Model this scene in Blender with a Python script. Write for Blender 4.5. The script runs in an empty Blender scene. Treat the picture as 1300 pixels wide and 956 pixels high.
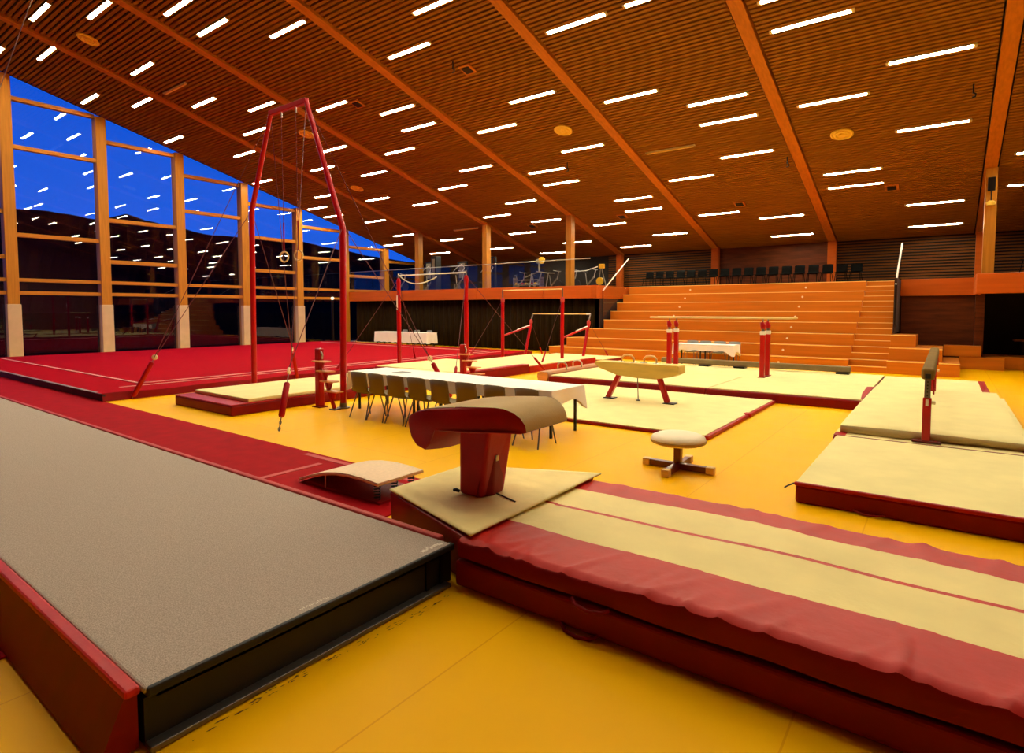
import bpy, bmesh, math, random
from mathutils import Vector, Matrix
random.seed(7)
SC = bpy.context.scene
COL = SC.collection

# ---------------------------------------------------------------- camera
F_PX, YAW, PITCH, CAM_H = 739.72, -0.63995, 0.05445, 1.85
cd = bpy.data.cameras.new('camera'); cam = bpy.data.objects.new('camera', cd); COL.objects.link(cam)
cd.sensor_fit = 'HORIZONTAL'; cd.sensor_width = 36.0; cd.lens = 36.0 * F_PX / 1300.0
cd.shift_y = -(478 - 433.5) / 1300.0
cd.clip_end = 3000
cam.location = (0, 0, CAM_H)
cam.rotation_euler = (math.pi / 2 - PITCH, 0, -YAW)
SC.camera = cam

# ---------------------------------------------------------------- world: dusk sky
W = bpy.data.worlds.new('dusk_sky'); SC.world = W; W.use_nodes = True
nt = W.node_tree; nt.nodes.clear()
wo = nt.nodes.new('ShaderNodeOutputWorld'); bg = nt.nodes.new('ShaderNodeBackground')
tc = nt.nodes.new('ShaderNodeTexCoord'); sx = nt.nodes.new('ShaderNodeSeparateXYZ'); rp = nt.nodes.new('ShaderNodeValToRGB')
nt.links.new(tc.outputs['Generated'], sx.inputs[0]); nt.links.new(sx.outputs['Z'], rp.inputs[0])
rp.color_ramp.elements[0].position = 0.0; rp.color_ramp.elements[0].color = (0.012, 0.135, 0.84, 1)
rp.color_ramp.elements[1].position = 0.6; rp.color_ramp.elements[1].color = (0.002, 0.055, 0.58, 1)
nt.links.new(rp.outputs[0], bg.inputs[0]); bg.inputs[1].default_value = 1.0
nt.links.new(bg.outputs[0], wo.inputs[0])

# ---------------------------------------------------------------- exposure / view
TUBE_STRENGTH = 112.0
TUBE_COLOR = (1.0, 0.92, 0.66)
vs = SC.view_settings
vs.view_transform = 'Standard'; vs.look = 'None'; vs.exposure = 0.0; vs.gamma = 1.0; vs.use_curve_mapping = False

# ---------------------------------------------------------------- materials
def lin(r, g, b):
    f = lambda c: (c / 255 / 12.92) if c / 255 <= 0.04045 else ((c / 255 + 0.055) / 1.055) ** 2.4
    return (f(r), f(g), f(b), 1)
MATS = {}
def mat(name, rgb, rough=0.6, noise=None, bump=None, metal=0.0, spec=0.5, coat=0.0, emit=None, estr=0, sheen=0):
    """noise=(scale, amount, (sx,sy,sz)) varies the colour, bump=(scale, strength)"""
    m = bpy.data.materials.new(name); m.use_nodes = True
    n = m.node_tree.nodes; l = m.node_tree.links
    b = n['Principled BSDF']
    c = lin(*rgb)
    b.inputs['Base Color'].default_value = c
    b.inputs['Roughness'].default_value = rough; b.inputs['Metallic'].default_value = metal
    b.inputs['Specular IOR Level'].default_value = spec
    if coat: b.inputs['Coat Weight'].default_value = coat; b.inputs['Coat Roughness'].default_value = 0.15
    if sheen: b.inputs['Sheen Weight'].default_value = sheen
    if emit:
        b.inputs['Emission Color'].default_value = (*emit, 1); b.inputs['Emission Strength'].default_value = estr
    t = None
    if noise or bump:
        t = n.new('ShaderNodeTexCoord')
    if noise:
        sc, amt, st = noise
        mp = n.new('ShaderNodeMapping'); mp.inputs['Scale'].default_value = st
        l.new(t.outputs['Object'], mp.inputs[0])
        nz = n.new('ShaderNodeTexNoise'); nz.inputs['Scale'].default_value = sc; nz.inputs['Detail'].default_value = 6
        l.new(mp.outputs[0], nz.inputs[0])
        r = n.new('ShaderNodeValToRGB')
        r.color_ramp.elements[0].position = 0.3; r.color_ramp.elements[1].position = 0.7
        r.color_ramp.elements[0].color = tuple(max(0, x * (1 - amt)) for x in c[:3]) + (1,)
        r.color_ramp.elements[1].color = tuple(min(1, x * (1 + amt)) for x in c[:3]) + (1,)
        l.new(nz.outputs[0], r.inputs[0]); l.new(r.outputs[0], b.inputs['Base Color'])
    if bump:
        nz = n.new('ShaderNodeTexNoise'); nz.inputs['Scale'].default_value = bump[0]; nz.inputs['Detail'].default_value = 4
        l.new(t.outputs['Object'], nz.inputs[0])
        bp = n.new('ShaderNodeBump'); bp.inputs['Strength'].default_value = bump[1]; bp.inputs['Distance'].default_value = 0.02
        l.new(nz.outputs[0], bp.inputs['Height']); l.new(bp.outputs[0], b.inputs['Normal'])
    MATS[name] = m
    return m
ONE = (1, 1, 1)
mat('slat_wood', (150, 94, 14), 0.6, (3, .22, (.4, 6, 6)), spec=.2)
mat('deck_dark', (16, 8, 4), 0.9)
mat('beam_wood', (196, 116, 34), 0.5, (2.0, .14, (8, .6, 8)), spec=.2)
mat('column_wood', (186, 120, 32), 0.5, (2.0, .14, (8, 8, .6)), spec=.2)
mat('mullion_wood', (186, 120, 32), 0.5, (2.0, .12, (8, .6, 8)), spec=.2)
mat('column_pad', (206, 176, 140), 0.7, (3, .06, ONE), spec=.2)
mat('bleacher_wood', (206, 118, 22), 0.45, (1.2, .12, (.5, 8, 8)), spec=.25)
mat('bleacher_edge', (255, 214, 120), 0.4)  # paler than the tier wood, for the front edge strips
mat('fascia_wood', (192, 88, 16), 0.5, (1.5, .1, (.4, 6, 6)), spec=.2)
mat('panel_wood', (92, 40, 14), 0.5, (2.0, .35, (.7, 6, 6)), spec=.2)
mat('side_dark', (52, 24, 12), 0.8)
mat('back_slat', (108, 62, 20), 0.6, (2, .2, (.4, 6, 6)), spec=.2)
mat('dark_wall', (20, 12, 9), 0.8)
mat('hall_wall', (150, 88, 42), 0.6, (2, .15, (.6, .6, 5)))
mat('curtain', (40, 30, 12), 0.9, (6, .2, (3, 3, .4)), spec=.1)
mat('red_vinyl', (168, 2, 8), 0.42, (6, .10, ONE), bump=(30, .05), spec=.25)
mat('red_cover', (188, 30, 20), 0.48, (4, .10, ONE), bump=(14, .12), spec=.22)
mat('red_carpet', (164, 0, 17), 0.9, (9, .10, ONE), bump=(220, .3), spec=.05)
mat('red_runner', (160, 0, 8), 0.8, (5, .12, ONE), spec=.08)
mat('pink_trim', (190, 66, 60), 0.6, (6, .1, ONE), spec=.2)
mat('line_white', (240, 170, 160), 0.7)
mat('cream_mat', (236, 220, 154), 0.75, (3, .05, ONE), bump=(90, .08), spec=.15)
mat('cream_cover', (242, 222, 152), 0.7, (2.2, .08, ONE), bump=(18, .15), spec=.2)
mat('sag_cover', (236, 214, 144), 0.7, (2.2, .12, ONE), bump=(10, .3), spec=.2)
mat('beige_side', (188, 164, 110), 0.8, (4, .15, ONE), bump=(20, .2))
mat('grey_carpet', (188, 172, 158), 0.95, (140, .28, ONE), bump=(260, .5), spec=.1)
mat('black_rubber', (12, 11, 10), 0.6)
mat('dark_steel', (30, 24, 22), 0.35, metal=.6)
mat('silver', (200, 196, 188), 0.28, metal=1.0)
mat('grey_steel', (120, 112, 104), 0.35, metal=.8)
mat('red_paint', (180, 2, 8), 0.3, coat=.15, spec=.3)
mat('maroon_paint', (96, 10, 14), 0.35, coat=.2)
mat('dark_red', (128, 0, 4), 0.5, (6, .1, ONE), spec=.2)
mat('tan_leather', (178, 142, 78), 0.6, (2, .12, ONE), bump=(60, .1), spec=.2)
mat('horse_tan', (222, 186, 92), 0.5, (3, .12, (.6, 3, 3)), bump=(60, .05), spec=.3)
mat('beam_suede', (122, 96, 50), 0.85, (5, .15, ONE), spec=.1)
mat('floor_beam_suede', (128, 108, 70), 0.85, (5, .12, ONE))
mat('pink_carpet', (236, 206, 172), 0.8, (30, .06, ONE))
mat('mushroom_top', (244, 226, 190), 0.6, (4, .05, ONE))
mat('bar_wood', (230, 196, 120), 0.45, (3, .15, (.6, 5, 5)))
mat('pale_wood', (224, 184, 116), 0.5, (3, .12, (1, 6, 6)))
mat('step_wood', (222, 150, 88), 0.5, (3, .12, (1, 6, 6)))
mat('brown_wood', (176, 112, 64), 0.55, (3, .18, (5, .6, 5)))
mat('table_cloth', (250, 244, 236), 0.8, (3, .03, ONE))
mat('chair_shell', (116, 98, 68), 0.55, (3, .08, ONE), spec=.3)
mat('chair_dark', (9, 10, 8), 0.7, spec=.1)
mat('chair_grey', (120, 118, 112), 0.6)
mat('white_plastic', (240, 232, 220), 0.4)
mat('cream_plastic', (244, 226, 184), 0.4)
mat('yellow_paint', (226, 176, 20), 0.4)
mat('machine_grey', (132, 122, 104), 0.5, metal=.2)
mat('machine_black', (18, 16, 16), 0.5)
mat('cable', (96, 24, 22), 0.5)
mat('cable_grey', (150, 140, 130), 0.4, metal=.6)
mat('vent_disc', (255, 214, 84), 0.5)
mat('tube_off', (255, 214, 110), 0.5)
mat('housing', (224, 204, 150), 0.5)
mat('tube_light', (255, 250, 240), 0.5, emit=TUBE_COLOR, estr=TUBE_STRENGTH)
mat('exterior_ground', (8, 9, 10), 1.0, spec=0.0)
mat('hill', (6, 7, 13), 1.0, (.02, .4, ONE), spec=0.0)
mat('tarmac_mark', (110, 70, 10), 0.8)
mat('sticker', (236, 226, 210), 0.5)
mat('rope', (226, 216, 200), 0.8)
mat('lamp_glow', (255, 240, 220), 0.5, emit=(1, .85, .6), estr=1.2)

# yellow sports floor with sheet seams
m = mat('floor_yellow', (252, 186, 2), 0.34, spec=0.06)
n = m.node_tree.nodes; l = m.node_tree.links; b = n['Principled BSDF']
t = n.new('ShaderNodeTexCoord')
br = n.new('ShaderNodeTexBrick'); br.offset = 0.5
br.inputs['Color1'].default_value = lin(255, 192, 0); br.inputs['Color2'].default_value = lin(254, 189, 0)
br.inputs['Mortar'].default_value = lin(240, 168, 0)
br.inputs['Scale'].default_value = 1.0; br.inputs['Mortar Size'].default_value = 0.006; br.inputs['Mortar Smooth'].default_value = 0.3
br.inputs['Brick Width'].default_value = 8.2; br.inputs['Row Height'].default_value = 1.5
mp = n.new('ShaderNodeMapping'); mp.inputs['Location'].default_value = (.9, .5, 0); mp.inputs['Rotation'].default_value = (0, 0, math.pi / 2)
l.new(t.outputs['Object'], mp.inputs[0]); l.new(mp.outputs[0], br.inputs[0])
nz = n.new('ShaderNodeTexNoise'); nz.inputs['Scale'].default_value = .35; nz.inputs['Detail'].default_value = 8
l.new(t.outputs['Object'], nz.inputs[0])
mx = n.new('ShaderNodeMix'); mx.data_type = 'RGBA'; mx.blend_type = 'MULTIPLY'
l.new(br.outputs[0], mx.inputs[6]); mx.inputs[0].default_value = .5
rr = n.new('ShaderNodeValToRGB'); rr.color_ramp.elements[0].color = (.86, .82, .8, 1); rr.color_ramp.elements[1].color = (1, 1, 1, 1)
l.new(nz.outputs[0], rr.inputs[0]); l.new(rr.outputs[0], mx.inputs[7]); l.new(mx.outputs[2], b.inputs['Base Color'])
nz2 = n.new('ShaderNodeTexNoise'); nz2.inputs['Scale'].default_value = 3; nz2.inputs['Detail'].default_value = 6
l.new(t.outputs['Object'], nz2.inputs[0])
mr = n.new('ShaderNodeMapRange'); mr.inputs[3].default_value = .36; mr.inputs[4].default_value = .52
l.new(nz2.outputs[0], mr.inputs[0]); l.new(mr.outputs[0], b.inputs['Roughness'])

# window glass: clear with fresnel reflection
def glass_mat(name, tint, ior, cap):
    g = bpy.data.materials.new(name); g.use_nodes = True
    gn = g.node_tree.nodes; gl = g.node_tree.links; gn.clear()
    go = gn.new('ShaderNodeOutputMaterial'); gx = gn.new('ShaderNodeMixShader')
    gt = gn.new('ShaderNodeBsdfTransparent'); gt.inputs[0].default_value = (*tint, 1)
    gg = gn.new('ShaderNodeBsdfGlossy'); gg.inputs['Roughness'].default_value = 0.0
    fr = gn.new('ShaderNodeFresnel'); fr.inputs[0].default_value = ior
    ge = gn.new('ShaderNodeNewGeometry'); ma = gn.new('ShaderNodeMath'); ma.operation = 'MULTIPLY_ADD'
    ma.inputs[1].default_value = 1 / ior - ior; ma.inputs[2].default_value = ior      # same reflectance on both faces of the sheet
    gl.new(ge.outputs['Backfacing'], ma.inputs[0]); gl.new(ma.outputs[0], fr.inputs[0])
    gl.new(fr.outputs[0], gx.inputs[0]); gl.new(gt.outputs[0], gx.inputs[1]); gl.new(gg.outputs[0], gx.inputs[2])
    gl.new(gx.outputs[0], go.inputs[0])
    MATS[name] = g
glass_mat('window_glass', (.97, .98, 1.0), 1.5, 1)
glass_mat('guard_glass', (.95, .96, .95), 1.35, 1)

# ---------------------------------------------------------------- mesh helpers
def wloc(o):
    v = Vector((0, 0, 0))
    while o is not None:
        v += o.location; o = o.parent
    return v
class MB:
    def __init__(s): s.v = []; s.f = []
    def add(s, vs_, fs):
        k = len(s.v); s.v += [tuple(p) for p in vs_]; s.f += [tuple(i + k for i in f) for f in fs]; return s
    def box(s, x0, x1, y0, y1, z0, z1):
        return s.add([(x0, y0, z0), (x1, y0, z0), (x1, y1, z0), (x0, y1, z0), (x0, y0, z1), (x1, y0, z1), (x1, y1, z1), (x0, y1, z1)],
                     [(0, 3, 2, 1), (4, 5, 6, 7), (0, 1, 5, 4), (1, 2, 6, 5), (2, 3, 7, 6), (3, 0, 4, 7)])
    def hexa(s, bot, top):
        return s.add(list(bot) + list(top), [(0, 3, 2, 1), (4, 5, 6, 7), (0, 1, 5, 4), (1, 2, 6, 5), (2, 3, 7, 6), (3, 0, 4, 7)])
    def tube(s, p, q, r, n=10, r2=None):
        return s.path([p, q], [r, r if r2 is None else r2], n)
    def path(s, pts, r, n=8, closed=False):
        pts = [Vector(p) for p in pts]; N = len(pts)
        rs = r if isinstance(r, (list, tuple)) else [r] * N
        k = len(s.v); up = None
        for i, p in enumerate(pts):
            if closed: d = (pts[(i + 1) % N] - pts[i - 1])
            else: d = (pts[min(i + 1, N - 1)] - pts[max(i - 1, 0)])
            d.normalize()
            if up is None:
                up = d.orthogonal().normalized()
            up = (up - d * up.dot(d))
            up = d.orthogonal().normalized() if up.length < 1e-5 else up.normalized()
            w = d.cross(up)
            for j in range(n):
                a = 2 * math.pi * j / n
                s.v.append(tuple(p + (up * math.cos(a) + w * math.sin(a)) * rs[i]))
        for i in range(N if closed else N - 1):
            i2 = (i + 1) % N
            for j in range(n):
                j2 = (j + 1) % n
                s.f.append((k + i * n + j, k + i * n + j2, k + i2 * n + j2, k + i2 * n + j))
        if not closed:
            s.f.append(tuple(k + j for j in range(n - 1, -1, -1))); s.f.append(tuple(k + (N - 1) * n + j for j in range(n)))
        return s
    def sqtube(s, p, q, a, b, up=(0, 0, 1)):
        """rectangular bar from p to q, a wide (side), b thick (up)"""
        p = Vector(p); q = Vector(q); d = (q - p).normalized(); u = Vector(up)
        u = (u - d * u.dot(d))
        u = Vector((0, 1, 0)) if u.length < 1e-4 else u.normalized()
        w = d.cross(u)
        o = [(-1, -1), (1, -1), (1, 1), (-1, 1)]
        bot = [p + w * (a / 2 * i) + u * (b / 2 * j) for i, j in o]; top = [q + w * (a / 2 * i) + u * (b / 2 * j) for i, j in o]
        return s.hexa(bot, top)
    def prism(s, poly, fn, a, b):
        """poly: 2D points, fn(u,v,t)->xyz"""
        N = len(poly)
        vs_ = [fn(u, v, a) for u, v in poly] + [fn(u, v, b) for u, v in poly]
        fs = [tuple(range(N - 1, -1, -1)), tuple(range(N, 2 * N))] + [(i, (i + 1) % N, N + (i + 1) % N, N + i) for i in range(N)]
        return s.add(vs_, fs)
    def lathe(s, prof, c, n=24):
        k = len(s.v); M = len(prof)
        for r, z in prof:
            for j in range(n):
                a = 2 * math.pi * j / n
                s.v.append((c[0] + r * math.cos(a), c[1] + r * math.sin(a), c[2] + z))
        for i in range(M - 1):
            for j in range(n):
                j2 = (j + 1) % n
                s.f.append((k + i * n + j, k + i * n + j2, k + (i + 1) * n + j2, k + (i + 1) * n + j))
        s.f.append(tuple(k + j for j in range(n - 1, -1, -1))); s.f.append(tuple(k + (M - 1) * n + j for j in range(n)))
        return s
    def grid(s, xs, ys, fn):
        k = len(s.v); nx = len(xs); ny = len(ys)
        for y in ys:
            for x in xs: s.v.append(fn(x, y))
        for j in range(ny - 1):
            for i in range(nx - 1):
                a = k + j * nx + i; s.f.append((a, a + 1, a + 1 + nx, a + nx))
        return s
    def build(s, name, material, parent=None, smooth=False, bevel=0, seg=2, kind=None, label=None):
        me = bpy.data.meshes.new(name)
        off = wloc(parent) if parent is not None else Vector((0, 0, 0))
        me.from_pydata([(x - off.x, y - off.y, z - off.z) for x, y, z in s.v], [], s.f)
        bm = bmesh.new(); bm.from_mesh(me); bmesh.ops.recalc_face_normals(bm, faces=bm.faces); bm.to_mesh(me); bm.free()
        me.materials.append(MATS[material] if isinstance(material, str) else material)
        o = bpy.data.objects.new(name, me); COL.objects.link(o)
        if parent is not None: o.parent = parent
        if smooth:
            for p in me.polygons: p.use_smooth = True
        if smooth == 'auto':
            me.set_sharp_from_angle(angle=math.radians(40))
        if bevel:
            md = o.modifiers.new('bevel', 'BEVEL'); md.width = bevel; md.segments = seg; md.limit_method = 'ANGLE'
        if kind: o['kind'] = kind
        if label: o['label'] = label
        return o
def thing(name, loc, label, cat, group=None):
    o = bpy.data.objects.new(name, None); COL.objects.link(o); o.location = loc
    o.empty_display_size = .1
    o['label'] = label; o['category'] = cat
    if group: o['group'] = group
    return o
def tag(o, label, cat, group=None):
    o['label'] = label; o['category'] = cat
    if group: o['group'] = group
    return o
def struct(name, loc=(0, 0, 0), label=None):
    o = bpy.data.objects.new(name, None); COL.objects.link(o); o.location = loc; o['kind'] = 'structure'
    if label: o['label'] = label
    return o
KIDS = {}
def children(o):
    return [c for c in COL.objects if c.parent == o]
def copy_tree(o, parent=None, kids=None):
    c = o.copy(); COL.objects.link(c); c.parent = parent
    for ch in (kids or children(o)):
        cc = ch.copy(); COL.objects.link(cc); cc.parent = c
        for g in children(ch):
            gg = g.copy(); COL.objects.link(gg); gg.parent = cc
    return c
def relabel(o, label, group=None):
    o['label'] = label
    if group: o['group'] = group
ORD = ['first', 'second', 'third', 'fourth', 'fifth', 'sixth', 'seventh', 'eighth', 'ninth', 'tenth', 'eleventh', 'twelfth',
       'thirteenth', 'fourteenth', 'fifteenth', 'sixteenth', 'seventeenth', 'eighteenth']

# ================================================================ SETTING
SLOPE = math.tan(0.2613); Z0 = 12.1
def zc(y): return Z0 - SLOPE * y
XL, XR, YN, YB = -27.6, 10.0, -4.0, 27.75
BAL = 2.86                                                  # balcony floor
# floor
fl = MB().box(XL - 1, XR, YN, YB, -.2, 0).build('floor', 'floor_yellow', kind='structure', label='glossy yellow sports floor with thin sheet seams')
# ceiling
ce = struct('ceiling', (0, 0, 0), 'sloping timber slat ceiling with long beams')
MB().hexa([(XL - .5, YN, zc(YN) + .16), (XR, YN, zc(YN) + .16), (XR, YB + .3, zc(YB) + .1), (XL - .5, YB + .3, zc(YB) + .1)],
          [(XL - .5, YN, zc(YN) + .4), (XR, YN, zc(YN) + .4), (XR, YB + .3, zc(YB) + .4), (XL - .5, YB + .3, zc(YB) + .4)]).build('deck', 'deck_dark', ce)
BEAM_X = [.92, -3.9, -8.72, -13.58, -18.4, -23.15, 5.7]
PITCH_S = .135
cuts = [XL + .02] + sorted(BEAM_X) + [XR]
mb = MB(); y = YN + .05
while y < YB:
    w = .08
    for i in range(len(cuts) - 1):
        xa = cuts[i] + (.19 if i else 0); xb = cuts[i + 1] - (.19 if i < len(cuts) - 2 else 0)
        mb.hexa([(xa, y, zc(y)), (xb, y, zc(y)), (xb, y + w, zc(y + w)), (xa, y + w, zc(y + w))],
                [(xa, y, zc(y) + .05), (xb, y, zc(y) + .05), (xb, y + w, zc(y + w) + .05), (xa, y + w, zc(y + w) + .05)])
    y += PITCH_S
mb.build('ceiling_slats', 'slat_wood', ce, kind='stuff')
YC = 22.6
for x in BEAM_X:
    y0, y1 = YN, YB
    MB().hexa([(x - .15, y0, zc(y0) - .06), (x + .15, y0, zc(y0) - .06), (x + .15, y1, zc(y1) - .06), (x - .15, y1, zc(y1) - .06)],
              [(x - .15, y0, zc(y0) + .14), (x + .15, y0, zc(y0) + .14), (x + .15, y1, zc(y1) + .14), (x - .15, y1, zc(y1) + .14)]).build('beam', 'beam_wood', ce, bevel=.008, seg=1)
# far walls out of view
MB().box(XR, XR + .2, YN, YB, 0, 13.5).build('wall_right', 'hall_wall', kind='structure')
MB().box(XL - 1, XR, YN - .2, YN, 0, 13.5).build('wall_front', 'panel_wood', kind='structure')
# left glass wall
wl = struct('wall_left', (XL, 0, 0), 'tall glazed timber wall with heavy columns')
CY = [.16 + 2.985 * k for k in range(10)]                      # near edge of each column
for k, y in enumerate(CY):
    if y > YB: break
    ztop = zc(y + .36) + .04
    c = MB().box(XL - .42, XL, y, y + .36, 0, ztop).build('column', 'column_wood', wl, bevel=.012, seg=1)
    if y < 20.5:
        MB().box(XL - .22, XL + .035, y - .03, y + .39, 0, 2.05).build('column_pad', 'column_pad', c, bevel=.02, label='pale padded sleeve round the foot of the column')
MB().box(XL - .42, XL, YN, .16, 0, zc(YN)).build('solid_end', 'hall_wall', wl)
RAILS = {0: (3.8, 5.45, 8.65), 1: (3.8, 5.45, 8.65), 2: (4.63, 7.85, 9.6), 3: (3.82, 5.52, 8.68), 4: (6.3, 7.88), 5: (3.81, 5.44, 7.06),
         6: (4.65, 6.28), 7: (3.8, 5.47), 8: (4.81,)}
for k in range(9):
    y0 = CY[k] + .36; y1 = CY[k + 1]
    y1 = min(y1, YB)
    wn = struct('window_%d' % (k + 1), (XL - .25, y0, 0), 'glazed bay of the timber window wall')
    zs = [2.48, 2.96] + list(RAILS[k])
    for zr in zs:
        t = .075 if zr > 3 else .065
        MB().box(XL - .30, XL - .10, y0, y1, zr - t, zr + t).build('mullion', 'mullion_wood', wn, bevel=.006, seg=1)
    lv = [0.0] + zs + [None]
    for a, bz in zip(lv[:-1], lv[1:]):
        a_ = a + .06 if a else .02
        if bz is None:
            za, zb = zc(y0) + .03, zc(y1) + .03
            q = [(XL - .24, y0, a_), (XL - .24, y1, a_), (XL - .24, y1, max(zb, a_ + .05)), (XL - .24, y0, za)]
        else:
            q = [(XL - .24, y0, a_), (XL - .24, y1, a_), (XL - .24, y1, bz - .06), (XL - .24, y0, bz - .06)]
        MB().hexa(q, [(x - .035, yy, zz) for x, yy, zz in q]).build('pane', 'window_glass', wn)
# outside: ground and the mountain ridge
MB().box(-1500, XL - 1.02, -900, 1500, -.6, -.1).build('exterior_ground', 'exterior_ground', kind='structure')
hill = [(-100, 7.2), (-90, 7.6), (-84, 7.3), (-77.7, 7.47), (-74.9, 7.5), (-71.8, 7.12), (-70.9, 7.4), (-69.9, 7.71), (-68, 7.2), (-66.6, 7.02), (-64.3, 6.51), (-61.8, 6.37),
        (-59.9, 6.54), (-56.6, 6.27), (-53.8, 5.72), (-50.3, 5.08), (-46.6, 4.62), (-40, 4.0), (-30, 3.2)]
mb = MB(); D = 700.0; pts = []
for i in range(len(hill) - 1):
    (a0, e0), (a1, e1) = hill[i], hill[i + 1]
    ns = max(1, int((a1 - a0) / .6))
    for j in range(ns):
        f = j / ns; pts.append((a0 + (a1 - a0) * f, e0 + (e1 - e0) * f + random.uniform(-.05, .05)))
rows = [(0.62, 0.0), (.75, .35), (.88, .72), (1.0, 1.0), (1.25, .9), (1.5, .2)]
for rr_, hh in rows:
    for a, e in pts:
        d = D * rr_; h = D * math.tan(math.radians(e)) + 1.85
        mb.v.append((d * math.sin(math.radians(a)), d * math.cos(math.radians(a)), (h if hh == 1.0 else h * hh * (1 + random.uniform(-.04, .02)) ) - (.6 if hh == 0 else 0)))
N = len(pts)
for r_ in range(len(rows) - 1):
    for i in range(N - 1):
        mb.f.append((r_ * N + i, r_ * N + i + 1, (r_ + 1) * N + i + 1, (r_ + 1) * N + i))
tag(mb.build('mountain_ridge', 'hill'), 'dark mountain ridge outside the windows against the blue dusk sky', 'mountain')

# back wall above balcony
wb = struct('wall_back', (0, YB, 0), 'back wall of the hall above the balcony')
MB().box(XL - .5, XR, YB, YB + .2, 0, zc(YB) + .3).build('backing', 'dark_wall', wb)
def slat_run(x0, x1):
    mb = MB(); zz = BAL + .1
    while zz < zc(YB) - .04:
        mb.box(x0, x1, YB - .05, YB, zz, zz + .055); zz += .115
    mb.build('wall_slats', 'back_slat', wb, kind='stuff')
slat_run(-14.3, -8.9); slat_run(-3.9, 10)
MB().box(-8.72, -4.0, YB - .03, YB, BAL, zc(YB)).build('wood_panel', 'panel_wood', wb)
for x in (-13.6, -8.72, -3.9, .95):
    MB().box(x - .16, x + .16, YB - .25, YB, BAL, zc(YB - .2)).build('pilaster', 'fascia_wood', wb)
# wall beneath balcony
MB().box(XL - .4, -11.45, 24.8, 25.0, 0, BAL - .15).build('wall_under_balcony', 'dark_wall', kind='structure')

# balcony
bl = struct('balcony', (0, 21.4, 0), 'timber balcony along the back of the hall')
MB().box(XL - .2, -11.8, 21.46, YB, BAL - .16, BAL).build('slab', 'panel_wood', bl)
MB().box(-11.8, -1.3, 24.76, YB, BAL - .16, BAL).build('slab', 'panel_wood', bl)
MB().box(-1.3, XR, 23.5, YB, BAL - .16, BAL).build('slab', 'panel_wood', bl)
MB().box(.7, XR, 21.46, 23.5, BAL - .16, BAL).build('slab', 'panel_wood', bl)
for x0, x1 in ((XL, -23.0), (-23.0, -18.0), (-18.0, -14.2), (-14.2, -11.8)):
    MB().box(x0 + .004, x1 - .004, 21.34, 21.46, BAL - .53, BAL).build('fascia_board', 'fascia_wood', bl, bevel=.01, seg=1)
MB().box(-11.8, -11.56, 21.34, 24.7, BAL - .53, BAL).build('fascia_board', 'fascia_wood', bl)
for x0, x1 in ((.66, 3.6), (3.6, XR)):
    MB().box(x0 + .004, x1 - .004, 21.3, 21.46, BAL - .55, BAL + .02).build('fascia_board', 'fascia_wood', bl, bevel=.02)
MB().box(.66, .8, 21.46, 23.5, BAL - .55, BAL + .02).build('fascia_board', 'fascia_wood', bl)
MB().box(-1.25, .7, 23.44, 23.56, BAL - .55, BAL).build('fascia_board', 'fascia_wood', bl, bevel=.01)
for x in (-23.15, -18.4, -13.58, .95):
    MB().box(x - .14, x + .14, YC - .17, YC + .17, BAL, zc(YC) - .02).build('balcony_column', 'column_wood', bl, bevel=.01, seg=1)
# walls below the balcony on the right
MB().box(-1.22, .72, 23.62, 23.8, 0, BAL - .16).build('wall_panel_brown', 'panel_wood', kind='structure')
MB().box(.72, .95, 23.3, 23.7, 0, BAL - .16).build('trim_1', 'panel_wood', kind='structure')
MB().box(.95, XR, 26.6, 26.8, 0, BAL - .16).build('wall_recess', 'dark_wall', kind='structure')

# ================================================================ LIGHTS
VIS = [(-26.41,15.49),(-26.47,18.55),(-26.51,19.59),(-26.6,23.86),(-26.21,5.82),(-26.27,8.52),(-26.36,11.52),
 (-24.18,6.66),(-24.26,9.53),(-24.29,13.46),(-24.5,17.61),(-24.5,20.74),(-24.5,22.74),(-24.5,25.63),
 (-21.63,8.53),(-21.65,10.53),(-21.73,12.5),(-21.81,15.57),(-21.88,18.69),(-21.96,23.94),(-21.56,5.82),
 (-19.52,6.64),(-19.62,11.55),(-19.66,14.58),(-19.75,16.66),(-19.79,19.74),(-19.82,25.63),
 (-16.95,7.64),(-16.91,8.52),(-16.96,12.53),(-17.01,15.62),(-17.12,18.74),(-17.13,21.81),(-17.18,23.94),(-17.2,26.8),
 (-14.8,9.52),(-14.86,13.55),(-14.93,14.6),(-14.94,17.69),(-15.01,20.79),(-15.05,22.85),(-15.01,25.63),
 (-12.18,11.56),(-12.29,15.64),(-12.31,18.71),(-12.3,19.73),(-12.31,23.91),(-12.32,26.7),
 (-10.15,10.6),(-10.15,14.61),(-10.18,17.69),(-10.19,21.77),(-10.21,22.83),(-10.14,25.55),
 (-7.42,12.52),(-7.44,15.62),(-7.47,20.74),(-7.46,23.91),
 (-5.3,16.61),(-5.3,17.66),(-5.31,19.7),(-5.29,24.73),(-5.28,26.68),
 (-2.65,13.58),(-2.62,14.55),(-2.6,17.65),(-2.58,21.75),(-2.59,22.77),
 (-.49,16.62),(-.47,19.72),(-.44,24.71),(-.44,26.68),(2.24,21.89),(2.21,23.93)]
OFF = [(-7.45, 18.67), (-19.94, 22.83), (-21.75, 9.6)]
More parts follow.
